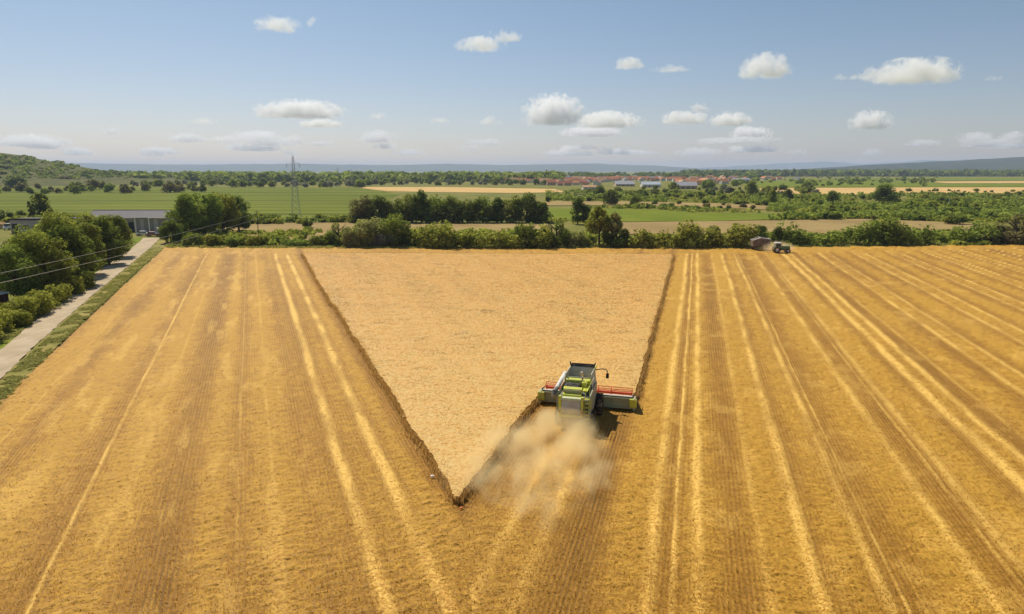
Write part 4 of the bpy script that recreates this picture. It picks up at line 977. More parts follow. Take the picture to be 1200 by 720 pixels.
def tines(bm):
    for k in range(6):
        a_ = k * math.pi / 3 + .35; y_, z_ = RC[0] + .50 * math.cos(a_), RC[1] + .50 * math.sin(a_)
        for q in range(54): box(bm, (hx - HW + .2 + q * .152, y_ + .05, z_ - .12), (.012, .012, .24), (.3, 0, 0))
part('tines', tines, M['black'], rl)
for sx in (-1, 1):
    part('reel_arm', lambda bm: (cyl(bm, (hx + sx * (HW - .03), 2.7, 1.34), (hx + sx * (HW - .03), RC[0] + .1, RC[1] + .02), .055, seg=8)), M['black'], hd_)
    dv = part('divider', lambda bm: prism(bm, [(2.40, .12), (2.40, 1.18), (2.9, 1.30), (3.5, .95), (5.05, .22), (5.10, .10)], hx + sx * HW, hx + sx * (HW + .22), .04), M['lime_d'], hd_)
    part('divider_cover', lambda bm: box(bm, (hx + sx * (HW + .02), 2.44, .78), (.62, .22, .74), bev=.05), M['lime'], dv)
    part('divider_rod', lambda bm: tube(bm, [(hx + sx * (HW + .12), 3.2, 1.12), (hx + sx * (HW + .30), 4.2, .95), (hx + sx * (HW + .15), 5.0, .3)], .025, 8), M['black'], dv)

# ------------------------------------------------------------------ trailer and tractor on the far headland
g = G(890.5, 293.2); tr = empty('grain_trailer', (g[0], g[1], .05), R(-4))
tag(tr, 'dark brown tipping trailer with a pale roof frame at the far edge of the field', 'trailer')
M['brown'] = plain('dark_brown_paint', (0.19, 0.145, 0.12), 0.75, 0.2, vary=0.3, scale=1.0, dust=0.35)
part('box', lambda bm: (prism(bm, [(-2.2, 1.0), (-2.35, 2.55), (2.35, 2.55), (2.2, 1.0)], -1.2, 1.2, .03, 'y'), *[box(bm, (-1.9 + .76 * k, -1.24, 1.75), (.09, .08, 1.5)) for k in range(6)], box(bm, (0, 0, .88), (3.9, .9, .2))), M['brown'], tr)
part('roof_frame', lambda bm: (tube(bm, [(-2.3, -1.2, 2.6), (-.3, -1.2, 3.25), (2.2, -1.2, 2.95), (2.3, -1.2, 2.6)], .07, 8), tube(bm, [(-2.3, 1.2, 2.6), (-.3, 1.2, 3.35), (2.2, 1.2, 2.95), (2.3, 1.2, 2.6)], .07, 8),
                               tube(bm, [(-.3, -1.2, 3.25), (-.3, 1.2, 3.35)], .06, 8), tube(bm, [(2.2, -1.2, 2.95), (2.2, 1.2, 2.95)], .06, 8)), M['white'], tr)
part('tarpaulin', lambda bm: prism(bm, [(-2.3, 2.58), (-.3, 3.18), (2.15, 2.90), (2.3, 2.58)], -1.15, 1.15, .02, 'y'), M['brown'], tr)
part('tailgate', lambda bm: box(bm, (2.36, 0, 1.8), (.10, 2.2, 1.4), (0, .1, 0), .02), M['red'], tr)
part('drawbar', lambda bm: tube(bm, [(2.2, .5, .8), (3.6, 0, .7)], .07, 8), M['black'], tr)
for x_ in (-1.4, 1.4):
    for y_ in (-1, 1):
        o = part('wheel', lambda bm: cyl(bm, (-.1, 0, 0), (.1, 0, 0), .2), M['steel'], tr); o.location = (x_, y_ * 1.0, .5); o.rotation_euler = (0, 0, R(90))
        part('tyre', lambda bm: tyre(bm, .5, .32, .24), M['rubber'], o)
g = G(914.5, 296.6); tc_ = empty('tractor', (g[0], g[1], .05), R(-6))
tag(tc_, 'green tractor with a whitish cab on the far headland beside the trailer', 'tractor')
M['tgreen'] = plain('faded_green_paint', (0.10, 0.19, 0.075), 0.5, 0.3, vary=0.15, scale=1.0, dust=0.4)
part('hood', lambda bm: (box(bm, (1.05, 0, 1.35), (2.3, .85, .80), bev=.10), box(bm, (0, 0, .85), (3.6, .55, .4), bev=.05)), M['tgreen'], tc_)
cb2 = part('cab', lambda bm: prism(bm, [(-1.55, 1.25), (-1.45, 2.42), (-.2, 2.42), (-.05, 1.25)], -.75, .75, .06, 'y'), M['glass'], tc_)
part('cab_roof', lambda bm: box(bm, (-.82, 0, 2.50), (1.6, 1.7, .18), bev=.06), M['white'], cb2)
part('pillar', lambda bm: [box(bm, (x_, y_, 1.85), (.10, .10, 1.2)) for x_ in (-1.5, -.15) for y_ in (-.76, .76)], M['white'], cb2)
for y_ in (-1, 1):
    part('fender', lambda bm: prism(bm, [(-1.9, 1.45), (-1.5, 1.72), (-.7, 1.72), (-.3, 1.45), (-.3, 1.38), (-1.9, 1.38)], y_ * .72, y_ * 1.12, .02, 'y'), M['tgreen'], tc_)
    for x_, r_, wd_, hb in ((-1.1, .82, .5, .42), (1.65, .55, .4, .28)):
        o = part('wheel', lambda bm: cyl(bm, (-.1, 0, 0), (.1, 0, 0), .15), M['steel'], tc_); o.location = (x_, y_ * .92, r_); o.rotation_euler = (0, 0, R(90))
        part('tyre', lambda bm: tyre(bm, r_, wd_, hb), M['rubber'], o); part('rim', lambda bm: rim(bm, hb, wd_), M['white'], o)
part('exhaust', lambda bm: cyl(bm, (.35, .3, 1.7), (.35, .3, 2.5), .05), M['black'], tc_)

# ------------------------------------------------------------------ farm buildings at the left
M['roofgrey'] = plain('grey_sheet_roof', (0.145, 0.132, 0.145), 0.75, 0.3, vary=0.2, scale=0.4)
M['wallgrey'] = plain('grey_panel_wall', (0.34, 0.31, 0.27), 0.8, 0.2, vary=0.2, scale=0.6)
M['walllav'] = plain('pale_lavender_plaster', (0.46, 0.41, 0.42), 0.85, 0.1, vary=0.12, scale=0.5)
M['darkroof'] = plain('dark_roof_edge', (0.05, 0.045, 0.05), 0.7, 0.2, vary=0.2, scale=0.6)
M['door'] = plain('dark_green_door', (0.03, 0.04, 0.032), 0.6, 0.3, vary=0.2)
def ribs(m): return m
g = G(150, 272); sh = empty('shed', (g[0], g[1], 0), R(3))
tag(sh, 'long farm shed with a grey sheet roof at the end of the gravel track', 'shed')
LW = 13.2
part('wall', lambda bm: (box(bm, (-.3, 5, 2.45), (2 * LW - .6, 9.4, 4.9))), M['wallgrey'], sh)
part('roof', lambda bm: (prism(bm, [(-.35, 4.75), (-.35, 4.95), (5.0, 7.2), (10.3, 4.95), (10.3, 4.75), (5.0, 7.0)], -LW, LW), *[box(bm, (-LW + .55 * k, 2.33, 6.10), (.06, 5.7, .07), (math.atan2(2.25, 5.35), 0, 0)) for k in range(48)], box(bm, (0, 5.0, 7.24), (2 * LW, .4, .08))), M['roofgrey'], sh)
for k in range(6): part('panel', lambda bm: box(bm, (3.3 + 1.55 * k, .26, 2.2), (1.4, .10, 4.2)), M['whiterub'] if k % 3 == 1 else M['wallgrey'], sh)
part('door', lambda bm: box(bm, (1.2, .25, 1.7), (1.7, .12, 3.2)), M['door'], sh)
part('gutter', lambda bm: cyl(bm, (-LW, -.42, 4.74), (LW, -.42, 4.74), .09, seg=8), M['steel'], sh)
g = G(167.5, 275); cp = empty('gate_frame', (g[0], g[1], 0), R(3))
tag(cp, 'white metal gateway frame in front of the long shed', 'gateway')
for x_ in (-2.1, 2.3): part('post', lambda bm: box(bm, (x_, 0, 2.7), (.28, .28, 5.4)), M['white'], cp)
part('crossbeam', lambda bm: box(bm, (.1, 0, 5.53), (4.9, .3, .26)), M['white'], cp)
g = G(186.5, 277); tag(part('gate_pillar', lambda bm: (box(bm, (0, 0, 1.3), (.9, .9, 2.6), bev=.04), box(bm, (0, 0, 2.68), (1.1, 1.1, .14), bev=.03)), M['white'], None), 'square white gate pillar at the end of the gravel track', 'pillar').location = (g[0], g[1], 0)
def car(name, label, px, py, rz, mt, cat='car', hs=1.0):
    g = G(px, py); c_ = empty(name, (g[0], g[1], .03), rz); tag(c_, label, cat)
    part('body', lambda bm: (prism(bm, [(-2.1, .35), (-2.15, .85), (-1.2, .98 * hs), (1.0, .98 * hs), (2.0, .82), (2.1, .35)], -.85, .85, .07, 'y')), mt, c_)
    part('windows', lambda bm: prism(bm, [(-1.75, .97 * hs), (-1.3, 1.42 * hs), (.45, 1.42 * hs), (1.1, .97 * hs)], -.74, .74, .05, 'y'), M['glass'], c_)
    part('roof', lambda bm: box(bm, (-.42, 0, 1.445 * hs), (1.7, 1.36, .05), bev=.02), mt, c_)
    for x_ in (-1.3, 1.3):
        for y_ in (-1, 1):
            o = part('wheel', lambda bm: cyl(bm, (-.1, 0, 0), (.1, 0, 0), .18), M['steel'], c_); o.location = (x_, y_ * .8, .32); o.rotation_euler = (0, 0, R(90))
            part('tyre', lambda bm: tyre(bm, .32, .2, .18), M['rubber'], o)
car('parked_car', 'white car parked under the gateway before the long shed', 169, 276.3, R(4), M['white'])
M['pinkish'] = plain('faded_red_paint', (0.45, 0.20, 0.17), 0.5, 0.4, vary=0.1)
car('parked_car', 'faded reddish car parked between the white car and the gate pillar', 180, 277.2, R(8), M['pinkish'])
g = G(58, 273.5); ho = empty('farm_building', (g[0], g[1], 0), R(2))
tag(ho, 'low lavender walled building with a dark flat roof behind the trees', 'building')
part('wall', lambda bm: box(bm, (-.5, 4, 2.2), (24, 8, 4.4)), M['walllav'], ho)
part('roof', lambda bm: (box(bm, (-.5, 4, 4.55), (24.8, 8.8, .30)), box(bm, (-.5, -.35, 4.80), (24.8, .2, .36))), M['darkroof'], ho)
part('door', lambda bm: box(bm, (-11.0, -.05, 1.6), (2.0, .12, 3.2)), M['door'], ho)
for k in range(2): part('window', lambda bm: box(bm, (-7.6 + 3.6 * k, -.04, 2.1), (2.4, .12, 1.1)), M['glass'], ho)
car('parked_van', 'white van parked left of the lavender walled building', 11.5, 269.3, R(85), M['white'], 'van', 1.5)
g = G(2, 268); M['heapm'] = plain('orange_sand', (0.52, 0.33, 0.14), 0.95, 0.05, vary=0.25, scale=1.2)
def heap(bm):
    bmesh.ops.create_icosphere(bm, subdivisions=4, radius=1)
    for v in list(bm.verts):
        q = float(fbm(np.array([v.co.x * 2 + 5]), np.array([v.co.y * 2]), 3, 3)[0]); v.co = Vector((v.co.x * 2.6, v.co.y * 2.2, max(v.co.z, -.1) * 2.4 * (.6 + .7 * q)))
o = part('sand_heap', heap, M['heapm'], None); o.location = (g[0], g[1], 0); tag(o, 'orange heap of sand at the left picture edge', 'heap')
g = G(1, 359); hu = empty('hut', (g[0] - .3, g[1], 0), R(-20)); tag(hu, 'tiny dark hut with a pale roof edge beside the clipped hedge', 'hut')
M['hutm'] = plain('dark_red_boards', (0.07, 0.035, 0.025), 0.85, 0.1, vary=0.3)
part('wall', lambda bm: box(bm, (0, 0, .95), (2.2, 1.8, 1.9)), M['hutm'], hu)
part('roof', lambda bm: prism(bm, [(-1.1, 1.86), (-1.1, 1.96), (1.1, 2.14), (1.1, 2.04)], -1.3, 1.3), M['whiterub'], hu)
part('door', lambda bm: box(bm, (.3, -.92, .8), (.7, .06, 1.5)), M['door'], hu)

# ------------------------------------------------------------------ power line and cables
M['galv'] = plain('galvanised_steel', (0.32, 0.34, 0.35), 0.6, 0.4, metal=0.4, vary=0.1)
def pylon_parts(px, pb, pt, thick=1.0):
    g = G(px, pb); Y = g[1]; h = at(px, pt, Y)[2]; o = empty('pylon', (g[0], g[1], 0), R(24))
    def wb(z): return 1.6 * (1 - z / h) ** 1.15 + .28
    def bar(bm, a, b, r=.07): cyl(bm, a, b, r * .42 * thick, seg=5, caps=False)
    def tower(bm):
        zs = [0]; 
        while zs[-1] < h * .97: zs.append(min(h * .97, zs[-1] + max(1.0, wb(zs[-1]) * 1.7)))
        for a, b in zip(zs[:-1], zs[1:]):
            A, B = wb(a), wb(b)
            for sx, sy in ((-1, -1), (1, -1), (1, 1), (-1, 1)): bar(bm, (sx * A, sy * A, a), (sx * B, sy * B, b), .11)
            for f_ in range(4):
                c0, s0_ = math.cos(f_ * math.pi / 2), math.sin(f_ * math.pi / 2); q = lambda u, v, z: (u * c0 - v * s0_, u * s0_ + v * c0, z)
                bar(bm, q(-A, -A, a), q(B, -B, b)); bar(bm, q(A, -A, a), q(-B, -B, b)); bar(bm, q(-B, -B, b), q(B, -B, b))
        bar(bm, (0, 0, h * .96), (0, 0, h), .12)
    part('tower', tower, M['galv'], o)
    def arm(z, L):
        def f(bm):
            for sx in (-1, 1):
                for sy in (-1, 1):
                    bar(bm, (sx * wb(z), sy * wb(z), z), (sx * L, 0, z), .10); bar(bm, (sx * wb(z + .9), sy * wb(z + .9), z + .9), (sx * L, 0, z), .07)
                for k in range(1, 4):
                    x_ = wb(z) + (L - wb(z)) * k / 4; bar(bm, (sx * x_, -wb(z) * (1 - k / 4), z), (sx * x_, wb(z) * (1 - k / 4), z), .05)
        return f
    for z, L in ((h * .865, 2.7), (h * .70, 4.7)):
        part('crossarm', arm(z, L), M['galv'], o)
        for sx in (-1, 1):
            for q in ((L,) if L < 3 else (L, L * .55)):
                part('insulator', lambda bm: cyl(bm, (sx * q, 0, z - 1.7), (sx * q, 0, z - .05), .09 * thick, seg=6), M['galv'], o)
    return o
tag(pylon_parts(347.5, 257, 181.5), 'tall lattice power pylon with two crossarms on the green field', 'pylon')
tag(pylon_parts(396, 212.5, 196, 1.6), 'small distant pylon next after the tall one', 'pylon', 'distant pylons'); tag(pylon_parts(412, 210, 198, 1.8), 'second small pylon beyond the tall one, fainter', 'pylon', 'distant pylons')
tag(pylon_parts(433.5, 208.3, 199, 2.0), 'farthest visible pylon of the line on the skyline', 'pylon', 'distant pylons')
M['cable'] = plain('aluminium_cable', (0.62, 0.60, 0.55), 0.35, 0.5, metal=0.6, vary=0.05)
def cable(label, a, b, sag, r=.022):
    a, b = np.array(a), np.array(b); bm = bmesh.new(); u = np.linspace(0, 1, 60)
    pts = [tuple(a + (b - a) * q - np.array([0, 0, sag * 4 * q * (1 - q)])) for q in u]; tube(bm, pts, r, 6)
    me = bpy.data.meshes.new('power_cable'); bm.to_mesh(me); bm.free(); tag(link('power_cable', me, M['cable']), label, 'cable', 'cables over the trees')
cable('pale upper cable crossing in front of the track-side trees', at(-60, 333, 62), at(300, 250, 205), .5, .017)
cable('pale lower cable crossing in front of the track-side trees', at(-60, 345, 60), at(303, 256, 205), .6, .019)
pz = at(301, 249, 205); pole = empty('utility_pole', (pz[0], pz[1], 0)); tag(pole, 'slender wooden utility pole where the two pale cables end', 'pole')
part('pole', lambda bm: cyl(bm, (0, 0, -.1), (0, 0, pz[2] + .4), .13, .09, seg=10), M['bark'], pole); part('crossarm', lambda bm: box(bm, (0, 0, pz[2] + .1), (1.6, .12, .12)), M['bark'], pole)
g = G(1111.5, 243); tag(part('marker_post', lambda bm: (cyl(bm, (0, 0, 0), (0, 0, 5.0), .16, .13, seg=10), box(bm, (0, 0, 5.05), (.5, .3, .16))), M['white'], None), 'thin white post standing in the right-hand scrub', 'post').location = (g[0], g[1], 0)
# two specks of litter by the tip of the standing crop
def scrap(bm):
    r_ = random.Random(3); bmesh.ops.create_icosphere(bm, subdivisions=2, radius=.11)
    for v in bm.verts: v.co = Vector((v.co.x * 1.3, v.co.y, v.co.z * .7)) * r_.uniform(.7, 1.25)
g = G(507, 562); o = part('litter', scrap, M['white'], None); o.location = (g[0], g[1], .24); tag(o, 'small crumpled white scrap lying beside the left crop edge', 'litter')
g = G(541, 599); M['orangep'] = plain('orange_plastic', (0.70, 0.19, 0.03), 0.5, 0.3); o = part('litter', scrap, M['orangep'], None); o.location = (g[0], g[1], .22); o.scale = (.8, .8, .8); tag(o, 'small orange scrap lying at the tip of the standing crop', 'litter')

# ------------------------------------------------------------------ the village
M['rf_o'] = plain('orange_roof_tiles', (0.54, 0.235, 0.115), 0.85, 0.1, vary=0.25, scale=0.3); M['rf_r'] = plain('red_roof_tiles', (0.42, 0.155, 0.085), 0.85, 0.1, vary=0.25, scale=0.3)
M['rf_g'] = plain('grey_roof_sheet', (0.30, 0.30, 0.32), 0.6, 0.3, vary=0.15, scale=0.3); M['rf_b'] = plain('pale_blue_sheet', (0.40, 0.44, 0.50), 0.5, 0.4, vary=0.1, scale=0.3)
M['pl_w'] = plain('pale_plaster', (0.66, 0.62, 0.55), 0.9, 0.1, vary=0.1, scale=0.4); M['pl_b'] = plain('sand_plaster', (0.55, 0.42, 0.30), 0.9, 0.1, vary=0.12, scale=0.4)
M['rf_ok'] = plain('ochre_roof_tiles', (0.48, 0.29, 0.16), 0.85, 0.1, vary=0.25, scale=0.3)
def house(L, Wd, hw, hr, mw, mr, wins=True):
    o = empty('house')
    part('wall', lambda bm: (box(bm, (0, 0, hw / 2), (L, Wd, hw)), prism(bm, [(-Wd / 2, hw), (0, hw + hr * .95), (Wd / 2, hw)], -L / 2, L / 2)), mw, o)
    rf = part('roof', lambda bm: prism(bm, [(-Wd / 2 - .5, hw - .25), (0, hw + hr), (Wd / 2 + .5, hw - .25), (Wd / 2 + .5, hw - .02), (0, hw + hr + .25), (-Wd / 2 - .5, hw - .02)], -L / 2 - .4, L / 2 + .4), mr, o)
    part('chimney', lambda bm: box(bm, (L * .22, Wd * .12, hw + hr + .3), (.7, .7, 1.5)), M['rf_r'], rf)
    if wins:
        for k in range(3): part('window', lambda bm: box(bm, ((k - 1) * L * .3, -Wd / 2 - .02, hw * .55), (1.2, .08, 1.4)), M['glass'], o)
    return o
protos = [(house(14, 9, 4.5, 3.8, M['pl_w'], M['rf_o']), 'pale walled house with an orange tiled roof in the far village'), (house(12, 9, 4.2, 3.6, M['pl_b'], M['rf_r']), 'sand coloured house with a red tiled roof in the far village'),
          (house(15, 10, 5.2, 3.6, M['pl_w'], M['rf_ok']), 'pale house with an ochre tiled roof in the far village'), (house(13, 9, 4.6, 3.4, M['pl_w'], M['rf_g']), 'pale walled house with a grey roof in the far village')]
cnt = [0, 0, 0, 0]; spots = []
for (xa, xb), (ya, yb), n_ in (((588, 640), (212.5, 214.8), 30), ((636, 705), (210.4, 218.0), 88), ((700, 765), (209.6, 213.6), 62), ((765, 850), (209.4, 217.5), 74), ((850, 935), (209, 212.5), 14)):
    k = 0; tries = 0
    while k < n_ and tries < 900:
        tries += 1; px, py = random.uniform(xa, xb), random.uniform(ya, yb); g = G(px, py)
        if any((g[0] - a) ** 2 + (g[1] - b) ** 2 < 12.5 ** 2 for a, b in spots) or (718 < px < 792 and py > 212.6): continue
        spots.append((g[0], g[1])); k += 1; q = random.choices(range(4), (5, 4, 3, 1.6))[0]
        o = protos[q][0] if cnt[q] == 0 else copy_tree(protos[q][0]); cnt[q] += 1
        o.location = (g[0], g[1], 0); o.rotation_euler = (0, 0, random.choice((0.1, 0.15, -.2, 1.5, 1.7, .5)) + random.uniform(-.2, .2)); sc = random.uniform(.65, 1.0); o.scale = (sc, sc, sc)
        tag(o, protos[q][1], 'house', 'houses of the far village')
def hall(name, label, px, py, L, Wd, hw, hr, mw, mr, rz=0.0, cat='hall', bandm=None):
    g = G(px, py); o = empty(name, (g[0], g[1], 0), rz); tag(o, label, cat)
    part('wall', lambda bm: (box(bm, (0, 0, hw / 2), (L, Wd, hw)), prism(bm, [(-Wd / 2, hw), (0, hw + hr * .95), (Wd / 2, hw)], -L / 2, L / 2)), mw, o)
    part('roof', lambda bm: prism(bm, [(-Wd / 2 - .4, hw - .15), (0, hw + hr), (Wd / 2 + .4, hw - .15), (Wd / 2 + .4, hw + .1), (0, hw + hr + .3), (-Wd / 2 - .4, hw + .1)], -L / 2 - .4, L / 2 + .4), mr, o)
    for k in range(4): part('door', lambda bm: box(bm, ((k - 1.5) * L * .22, -Wd / 2 - .03, hw * .38), (L * .09, .1, hw * .7)), M['greyd'], o)
hall('hall', 'large low hall with a grey roof left of the blue and white one', 731, 218.4, 25, 20, 2.8, 4.2, M['pl_b'], M['rf_g'], .05)
hall('hall', 'white hall with a pale blue roof at the front of the village', 762, 219.6, 23, 15, 3.4, 3.2, M['white'], M['rf_b'], .02)
hall('hall', 'grey barn standing right of the blue and white hall', 802, 221.5, 26, 16, 3.6, 4.2, M['pl_b'], M['rf_g'], -.1)
hall('hall', 'long white shed low at the front left of the village', 657, 217.4, 16, 9, 3.0, 2.0, M['white'], M['rf_b'], 0)
hall('hall', 'pale low shed with an ochre roof beside the dark tree of the village', 692, 222.6, 18, 10, 3.0, 1.8, M['pl_w'], M['rf_ok'], .1)
hall('hall', 'small whitish shed among trees right of the village', 868, 214, 30, 12, 5, 2.5, M['white'], M['rf_g'], .1)
g = G(641.5, 212.2); ch = empty('church', (g[0], g[1], 0), .4); tag(ch, 'church whose dark spire stands above the left part of the village', 'church')
part('nave', lambda bm: (box(bm, (8, 0, 4), (16, 9, 8)), prism(bm, [(-4.5, 8), (0, 12), (4.5, 8)], 0, 16)), M['pl_w'], ch)
part('tower', lambda bm: box(bm, (-2, 0, 7), (5, 5, 14)), M['pl_w'], ch); part('spire', lambda bm: bmesh.ops.create_cone(bm, cap_ends=True, segments=8, radius1=3.4, radius2=.1, depth=9, matrix=xf((-2, 0, 18.5)))
     , M['darkroof'], ch)

# ------------------------------------------------------------------ dust behind the combine
def volume_blobs(name, blobs, dens, scale, col, aniso, warp, lo, hi):
    m = bpy.data.materials.new(name); t, out = nodes(m)
    pos = N(t, 'ShaderNodeTexCoord').outputs['Object']
    nz = N(t, 'ShaderNodeTexNoise'); nz.inputs['Scale'].default_value = scale; nz.inputs['Detail'].default_value = 4; nz.inputs['Roughness'].default_value = .62; t.links.new(mapped(t, pos, (1.15, .62, 1.0)), nz.inputs['Vector'])
    total = None
    for c_, rad, a in blobs:
        v = N(t, 'ShaderNodeVectorMath', operation='SUBTRACT'); t.links.new(pos, v.inputs[0]); v.inputs[1].default_value = c_
        s_ = N(t, 'ShaderNodeVectorMath', operation='DIVIDE'); t.links.new(v.outputs[0], s_.inputs[0]); s_.inputs[1].default_value = rad
        l_ = N(t, 'ShaderNodeVectorMath', operation='LENGTH'); t.links.new(s_.outputs[0], l_.inputs[0])
        f = mth(t, 'MULTIPLY', mth(t, 'SUBTRACT', 1.0, l_.outputs['Value'], clamp=True), a)
        total = f if total is None else mth(t, 'MAXIMUM', total, f)
    k = mth(t, 'MULTIPLY_ADD', mth(t, 'SUBTRACT', nz.outputs['Fac'], 0.5), warp, total)
    k = mth(t, 'MULTIPLY', ramp(t, k, lo, hi), mth(t, 'MULTIPLY', mth(t, 'MINIMUM', mth(t, 'MULTIPLY', total, 4.0), 1.0), dens))
    pv = N(t, 'ShaderNodeVolumePrincipled'); pv.inputs['Color'].default_value = (*col, 1); pv.inputs['Anisotropy'].default_value = aniso
    t.links.new(k, pv.inputs['Density']); t.links.new(pv.outputs[0], out.inputs['Volume']); return m
dust = empty('tmp'); bpy.data.objects.remove(dust)
db = [((-.2, -3.5, 1.0), (1.7, 2.4, 1.5), 1.6), ((-1.5, -4.9, .9), (1.9, 2.8, 1.5), 1.3), ((1.0, -5.3, .9), (1.7, 3.0, 1.5), 1.1), ((-2.6, -7.6, .8), (2.6, 4.0, 1.6), .95), ((1.3, -8.4, .8), (2.6, 4.4, 1.5), .95),
      ((-4.6, -9.2, .9), (2.4, 4.0, 1.6), .72), ((-1.0, -12, .7), (4.6, 6.2, 1.5), .72), ((-4.4, -13.8, .8), (3.4, 5.0, 1.5), .62), ((3.0, -11.8, .8), (2.6, 4.6, 1.4), .6), ((0, -16.5, .6), (4.5, 5.0, 1.3), .5)]
M['dust'] = volume_blobs('dust', db, .70, .62, (1.0, 0.87, 0.53), .2, 1.7, .05, 1.05)
def dome(bm):
    bmesh.ops.create_icosphere(bm, subdivisions=4, radius=1)
    for v in bm.verts: v.co = Vector((v.co.x * 9.0 - 1.4, v.co.y * 10.5 - 11.8, max(v.co.z, -.06) * 3.0 + .25))
o = part('dust_cloud', dome, M['dust'], None); o.location = cb.location; o.rotation_euler = cb.rotation_euler
tag(o, 'pale straw dust billowing out behind the combine', 'dust', kind='stuff')

M['dust_far'] = volume_blobs('headland_dust', [((0, 0, 1.2), (5.4, 2.6, 2.4), 1.0)], .7, .6, (1.0, .84, .55), .35, 1.1, .1, .9)
def dome2(bm):
    bmesh.ops.create_icosphere(bm, subdivisions=3, radius=1)
    for v in bm.verts: v.co = Vector((v.co.x * 5.6, v.co.y * 2.8, max(v.co.z, -.05) * 3.0 + .2))
o = part('dust_cloud', dome2, M['dust_far'], None); o.location = (G(913, 296)[0], G(913, 296)[1], 0); tag(o, 'thin dust hanging round the tractor on the headland', 'dust', kind='stuff')

# ------------------------------------------------------------------ clouds, and the haze over the plain
def cloudmat(name, dens, nscale, lo, hi):
    m = bpy.data.materials.new(name); t, out = nodes(m)
    pos = N(t, 'ShaderNodeTexCoord').outputs['Object']; geo = N(t, 'ShaderNodeNewGeometry').outputs['Position']
    sep = N(t, 'ShaderNodeSeparateXYZ'); t.links.new(pos, sep.inputs[0])
    ln = N(t, 'ShaderNodeVectorMath', operation='LENGTH'); t.links.new(pos, ln.inputs[0])
    big = noise(t, geo, nscale, 2, .5); fine = noise(t, geo, nscale * 2.6, 3.2, .55)
    nz = mth(t, 'ADD', mth(t, 'MULTIPLY', mth(t, 'SUBTRACT', big, .5), 1.9), mth(t, 'MULTIPLY', mth(t, 'SUBTRACT', fine, .5), 1.9))
    k = mth(t, 'ADD', mth(t, 'SUBTRACT', 0.80, ln.outputs['Value']), mth(t, 'MULTIPLY', nz, 1.05))
    k = mth(t, 'MULTIPLY', ramp(t, k, lo, hi), ramp(t, sep.outputs[2], -.55, -.30))
    k = mth(t, 'MULTIPLY', k, ramp(t, ln.outputs['Value'], 1.0, .85))
    pv = N(t, 'ShaderNodeVolumePrincipled'); pv.inputs['Color'].default_value = (1, 1, 1, 1); pv.inputs['Anisotropy'].default_value = .2
    t.links.new(mth(t, 'MULTIPLY', k, dens), pv.inputs['Density']); t.links.new(pv.outputs[0], out.inputs['Volume']); return m
M['cloud'] = cloudmat('cumulus', 0.0062, 1 / 230, 0.02, .35); M['cloud_thin'] = cloudmat('thin_cumulus', 0.0034, 1 / 240, 0.0, .5)
def cloud(px, py, wpx, hpx, label, m='cloud', base=1250.0, group=None):
    d = ray(px, py); Y = min(base / max(d[2], 1e-3) * d[1], 24000.0); p = at(px, py, Y); sx = wpx / FPX * Y / 2; sz = hpx / FPX * Y / 2
    bm = bmesh.new(); bmesh.ops.create_icosphere(bm, subdivisions=3, radius=1); me = bpy.data.meshes.new('cloud'); bm.to_mesh(me); bm.free()
    o = link('cloud', me, M[m]); o.location = p; o.scale = (sx * 1.25, max(sx, sz), sz * 1.35); return tag(o, label, 'cloud', group)
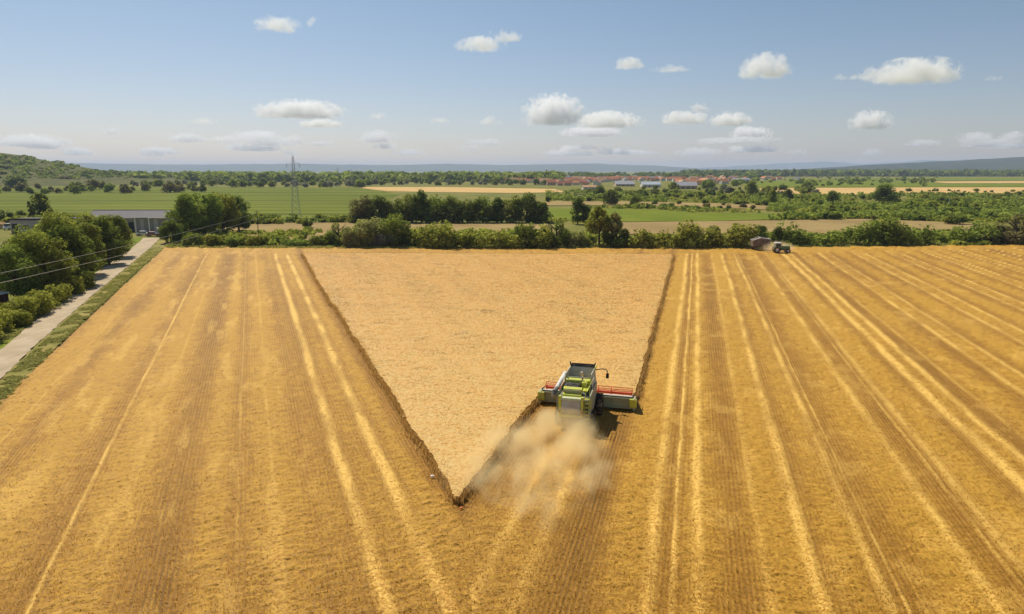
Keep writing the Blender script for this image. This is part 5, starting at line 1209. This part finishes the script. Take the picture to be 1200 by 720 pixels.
for a in [(325, 30, 46, 20, 'small high cloud with a ragged top at the upper left'), (364, 28, 18, 13, 'tiny puff right beside the high upper-left cloud'),
          (564, 54, 52, 17, 'flat white cloud low part of the pair at the top centre'), (592, 44, 36, 17, 'round puff above the flat cloud at the top centre'),
          (737, 76, 36, 13, 'small oval cloud right of the top centre'), (897, 81, 56, 30, 'compact bright white cloud, roundest of the upper right sky'),
          (1074, 87, 86, 30, 'largest bright cloud of the upper right sky, rising to the right'), (1016, 88, 16, 22, 'narrow upright puff at the left end of the largest right cloud'),
          (352, 131, 92, 22, 'broad white cloud with a domed top above the tall pylon'), (318, 134, 30, 14, 'small puff on the left of the broad cloud above the pylon'), (376, 146, 44, 11, 'thin lower shelf of the broad cloud above the pylon'),
          (648, 134, 66, 38, 'tall towering cloud right of the middle'), (712, 143, 72, 20, 'long low cloud trailing right of the towering one'), (694, 156, 70, 12, 'flat shelf of cloud under the towering cloud'),
          (802, 140, 50, 16, 'left lump of the cloud pair over the village'), (856, 142, 44, 18, 'right lump of the cloud pair over the village'), (820, 128, 24, 12, 'small puff on top of the cloud pair over the village'),
          (880, 157, 46, 15, 'low cloud right below the pair over the village'), (1020, 144, 44, 24, 'small humped cloud above the forest hill')]:
    cloud(*a)
for a in [(786, 82, 44, 9, 'thin slanting wisp right of the small oval cloud'), (994, 91, 36, 8, 'thin wisp left of the narrow upright puff'), (442, 162, 44, 16, 'pale cloud low above the plain right of the pylon'), (443, 137, 22, 9, 'small pale puff high right of the broad cloud'),
          (515, 142, 22, 7, 'small flat pale cloud left of the towering cloud'), (218, 163, 40, 13, 'pale humped cloud low in the left sky'), (240, 143, 34, 8, 'thin pale streak in the left sky'), (36, 167, 80, 16, 'wide faint cloud bank above the left hill'),
          (130, 155, 20, 8, 'tiny faint cloud right of the wide left bank'), (1143, 163, 40, 14, 'faint orange-tinged cloud above the right end of the hill'), (1186, 161, 30, 12, 'faint cloud at the right picture edge'), (300, 160, 60, 12, 'faint cloud just left of the pylon top'),
          (1165, 92, 20, 7, 'very small wisp at the upper right edge'), (575, 143, 24, 12, 'thin wisp between the flat pale cloud and the towering one')]:
    cloud(*a, m='cloud_thin')
for k in range(40):
    cloud(random.uniform(0, 1200), random.uniform(163, 181), random.uniform(18, 64), random.uniform(6, 11), 'faint flat cloud low over the hazy horizon', 'cloud_thin', 900, 'faint clouds low over the horizon')

HAZE = 7.5e-5
m = bpy.data.materials.new('haze'); t, out = nodes(m)
pv = N(t, 'ShaderNodeVolumePrincipled'); pv.inputs['Color'].default_value = (0.60, 0.72, 1.0, 1); pv.inputs['Density'].default_value = HAZE; pv.inputs['Anisotropy'].default_value = 0.1
t.links.new(pv.outputs[0], out.inputs['Volume'])
bm = bmesh.new(); bmesh.ops.create_cube(bm, size=1.0, matrix=xf((0, 10700, 124), (0, 0, 0), (46000, 22800, 252)))
me = bpy.data.meshes.new('haze'); bm.to_mesh(me); bm.free(); tag(link('haze', me, m), kind='stuff')
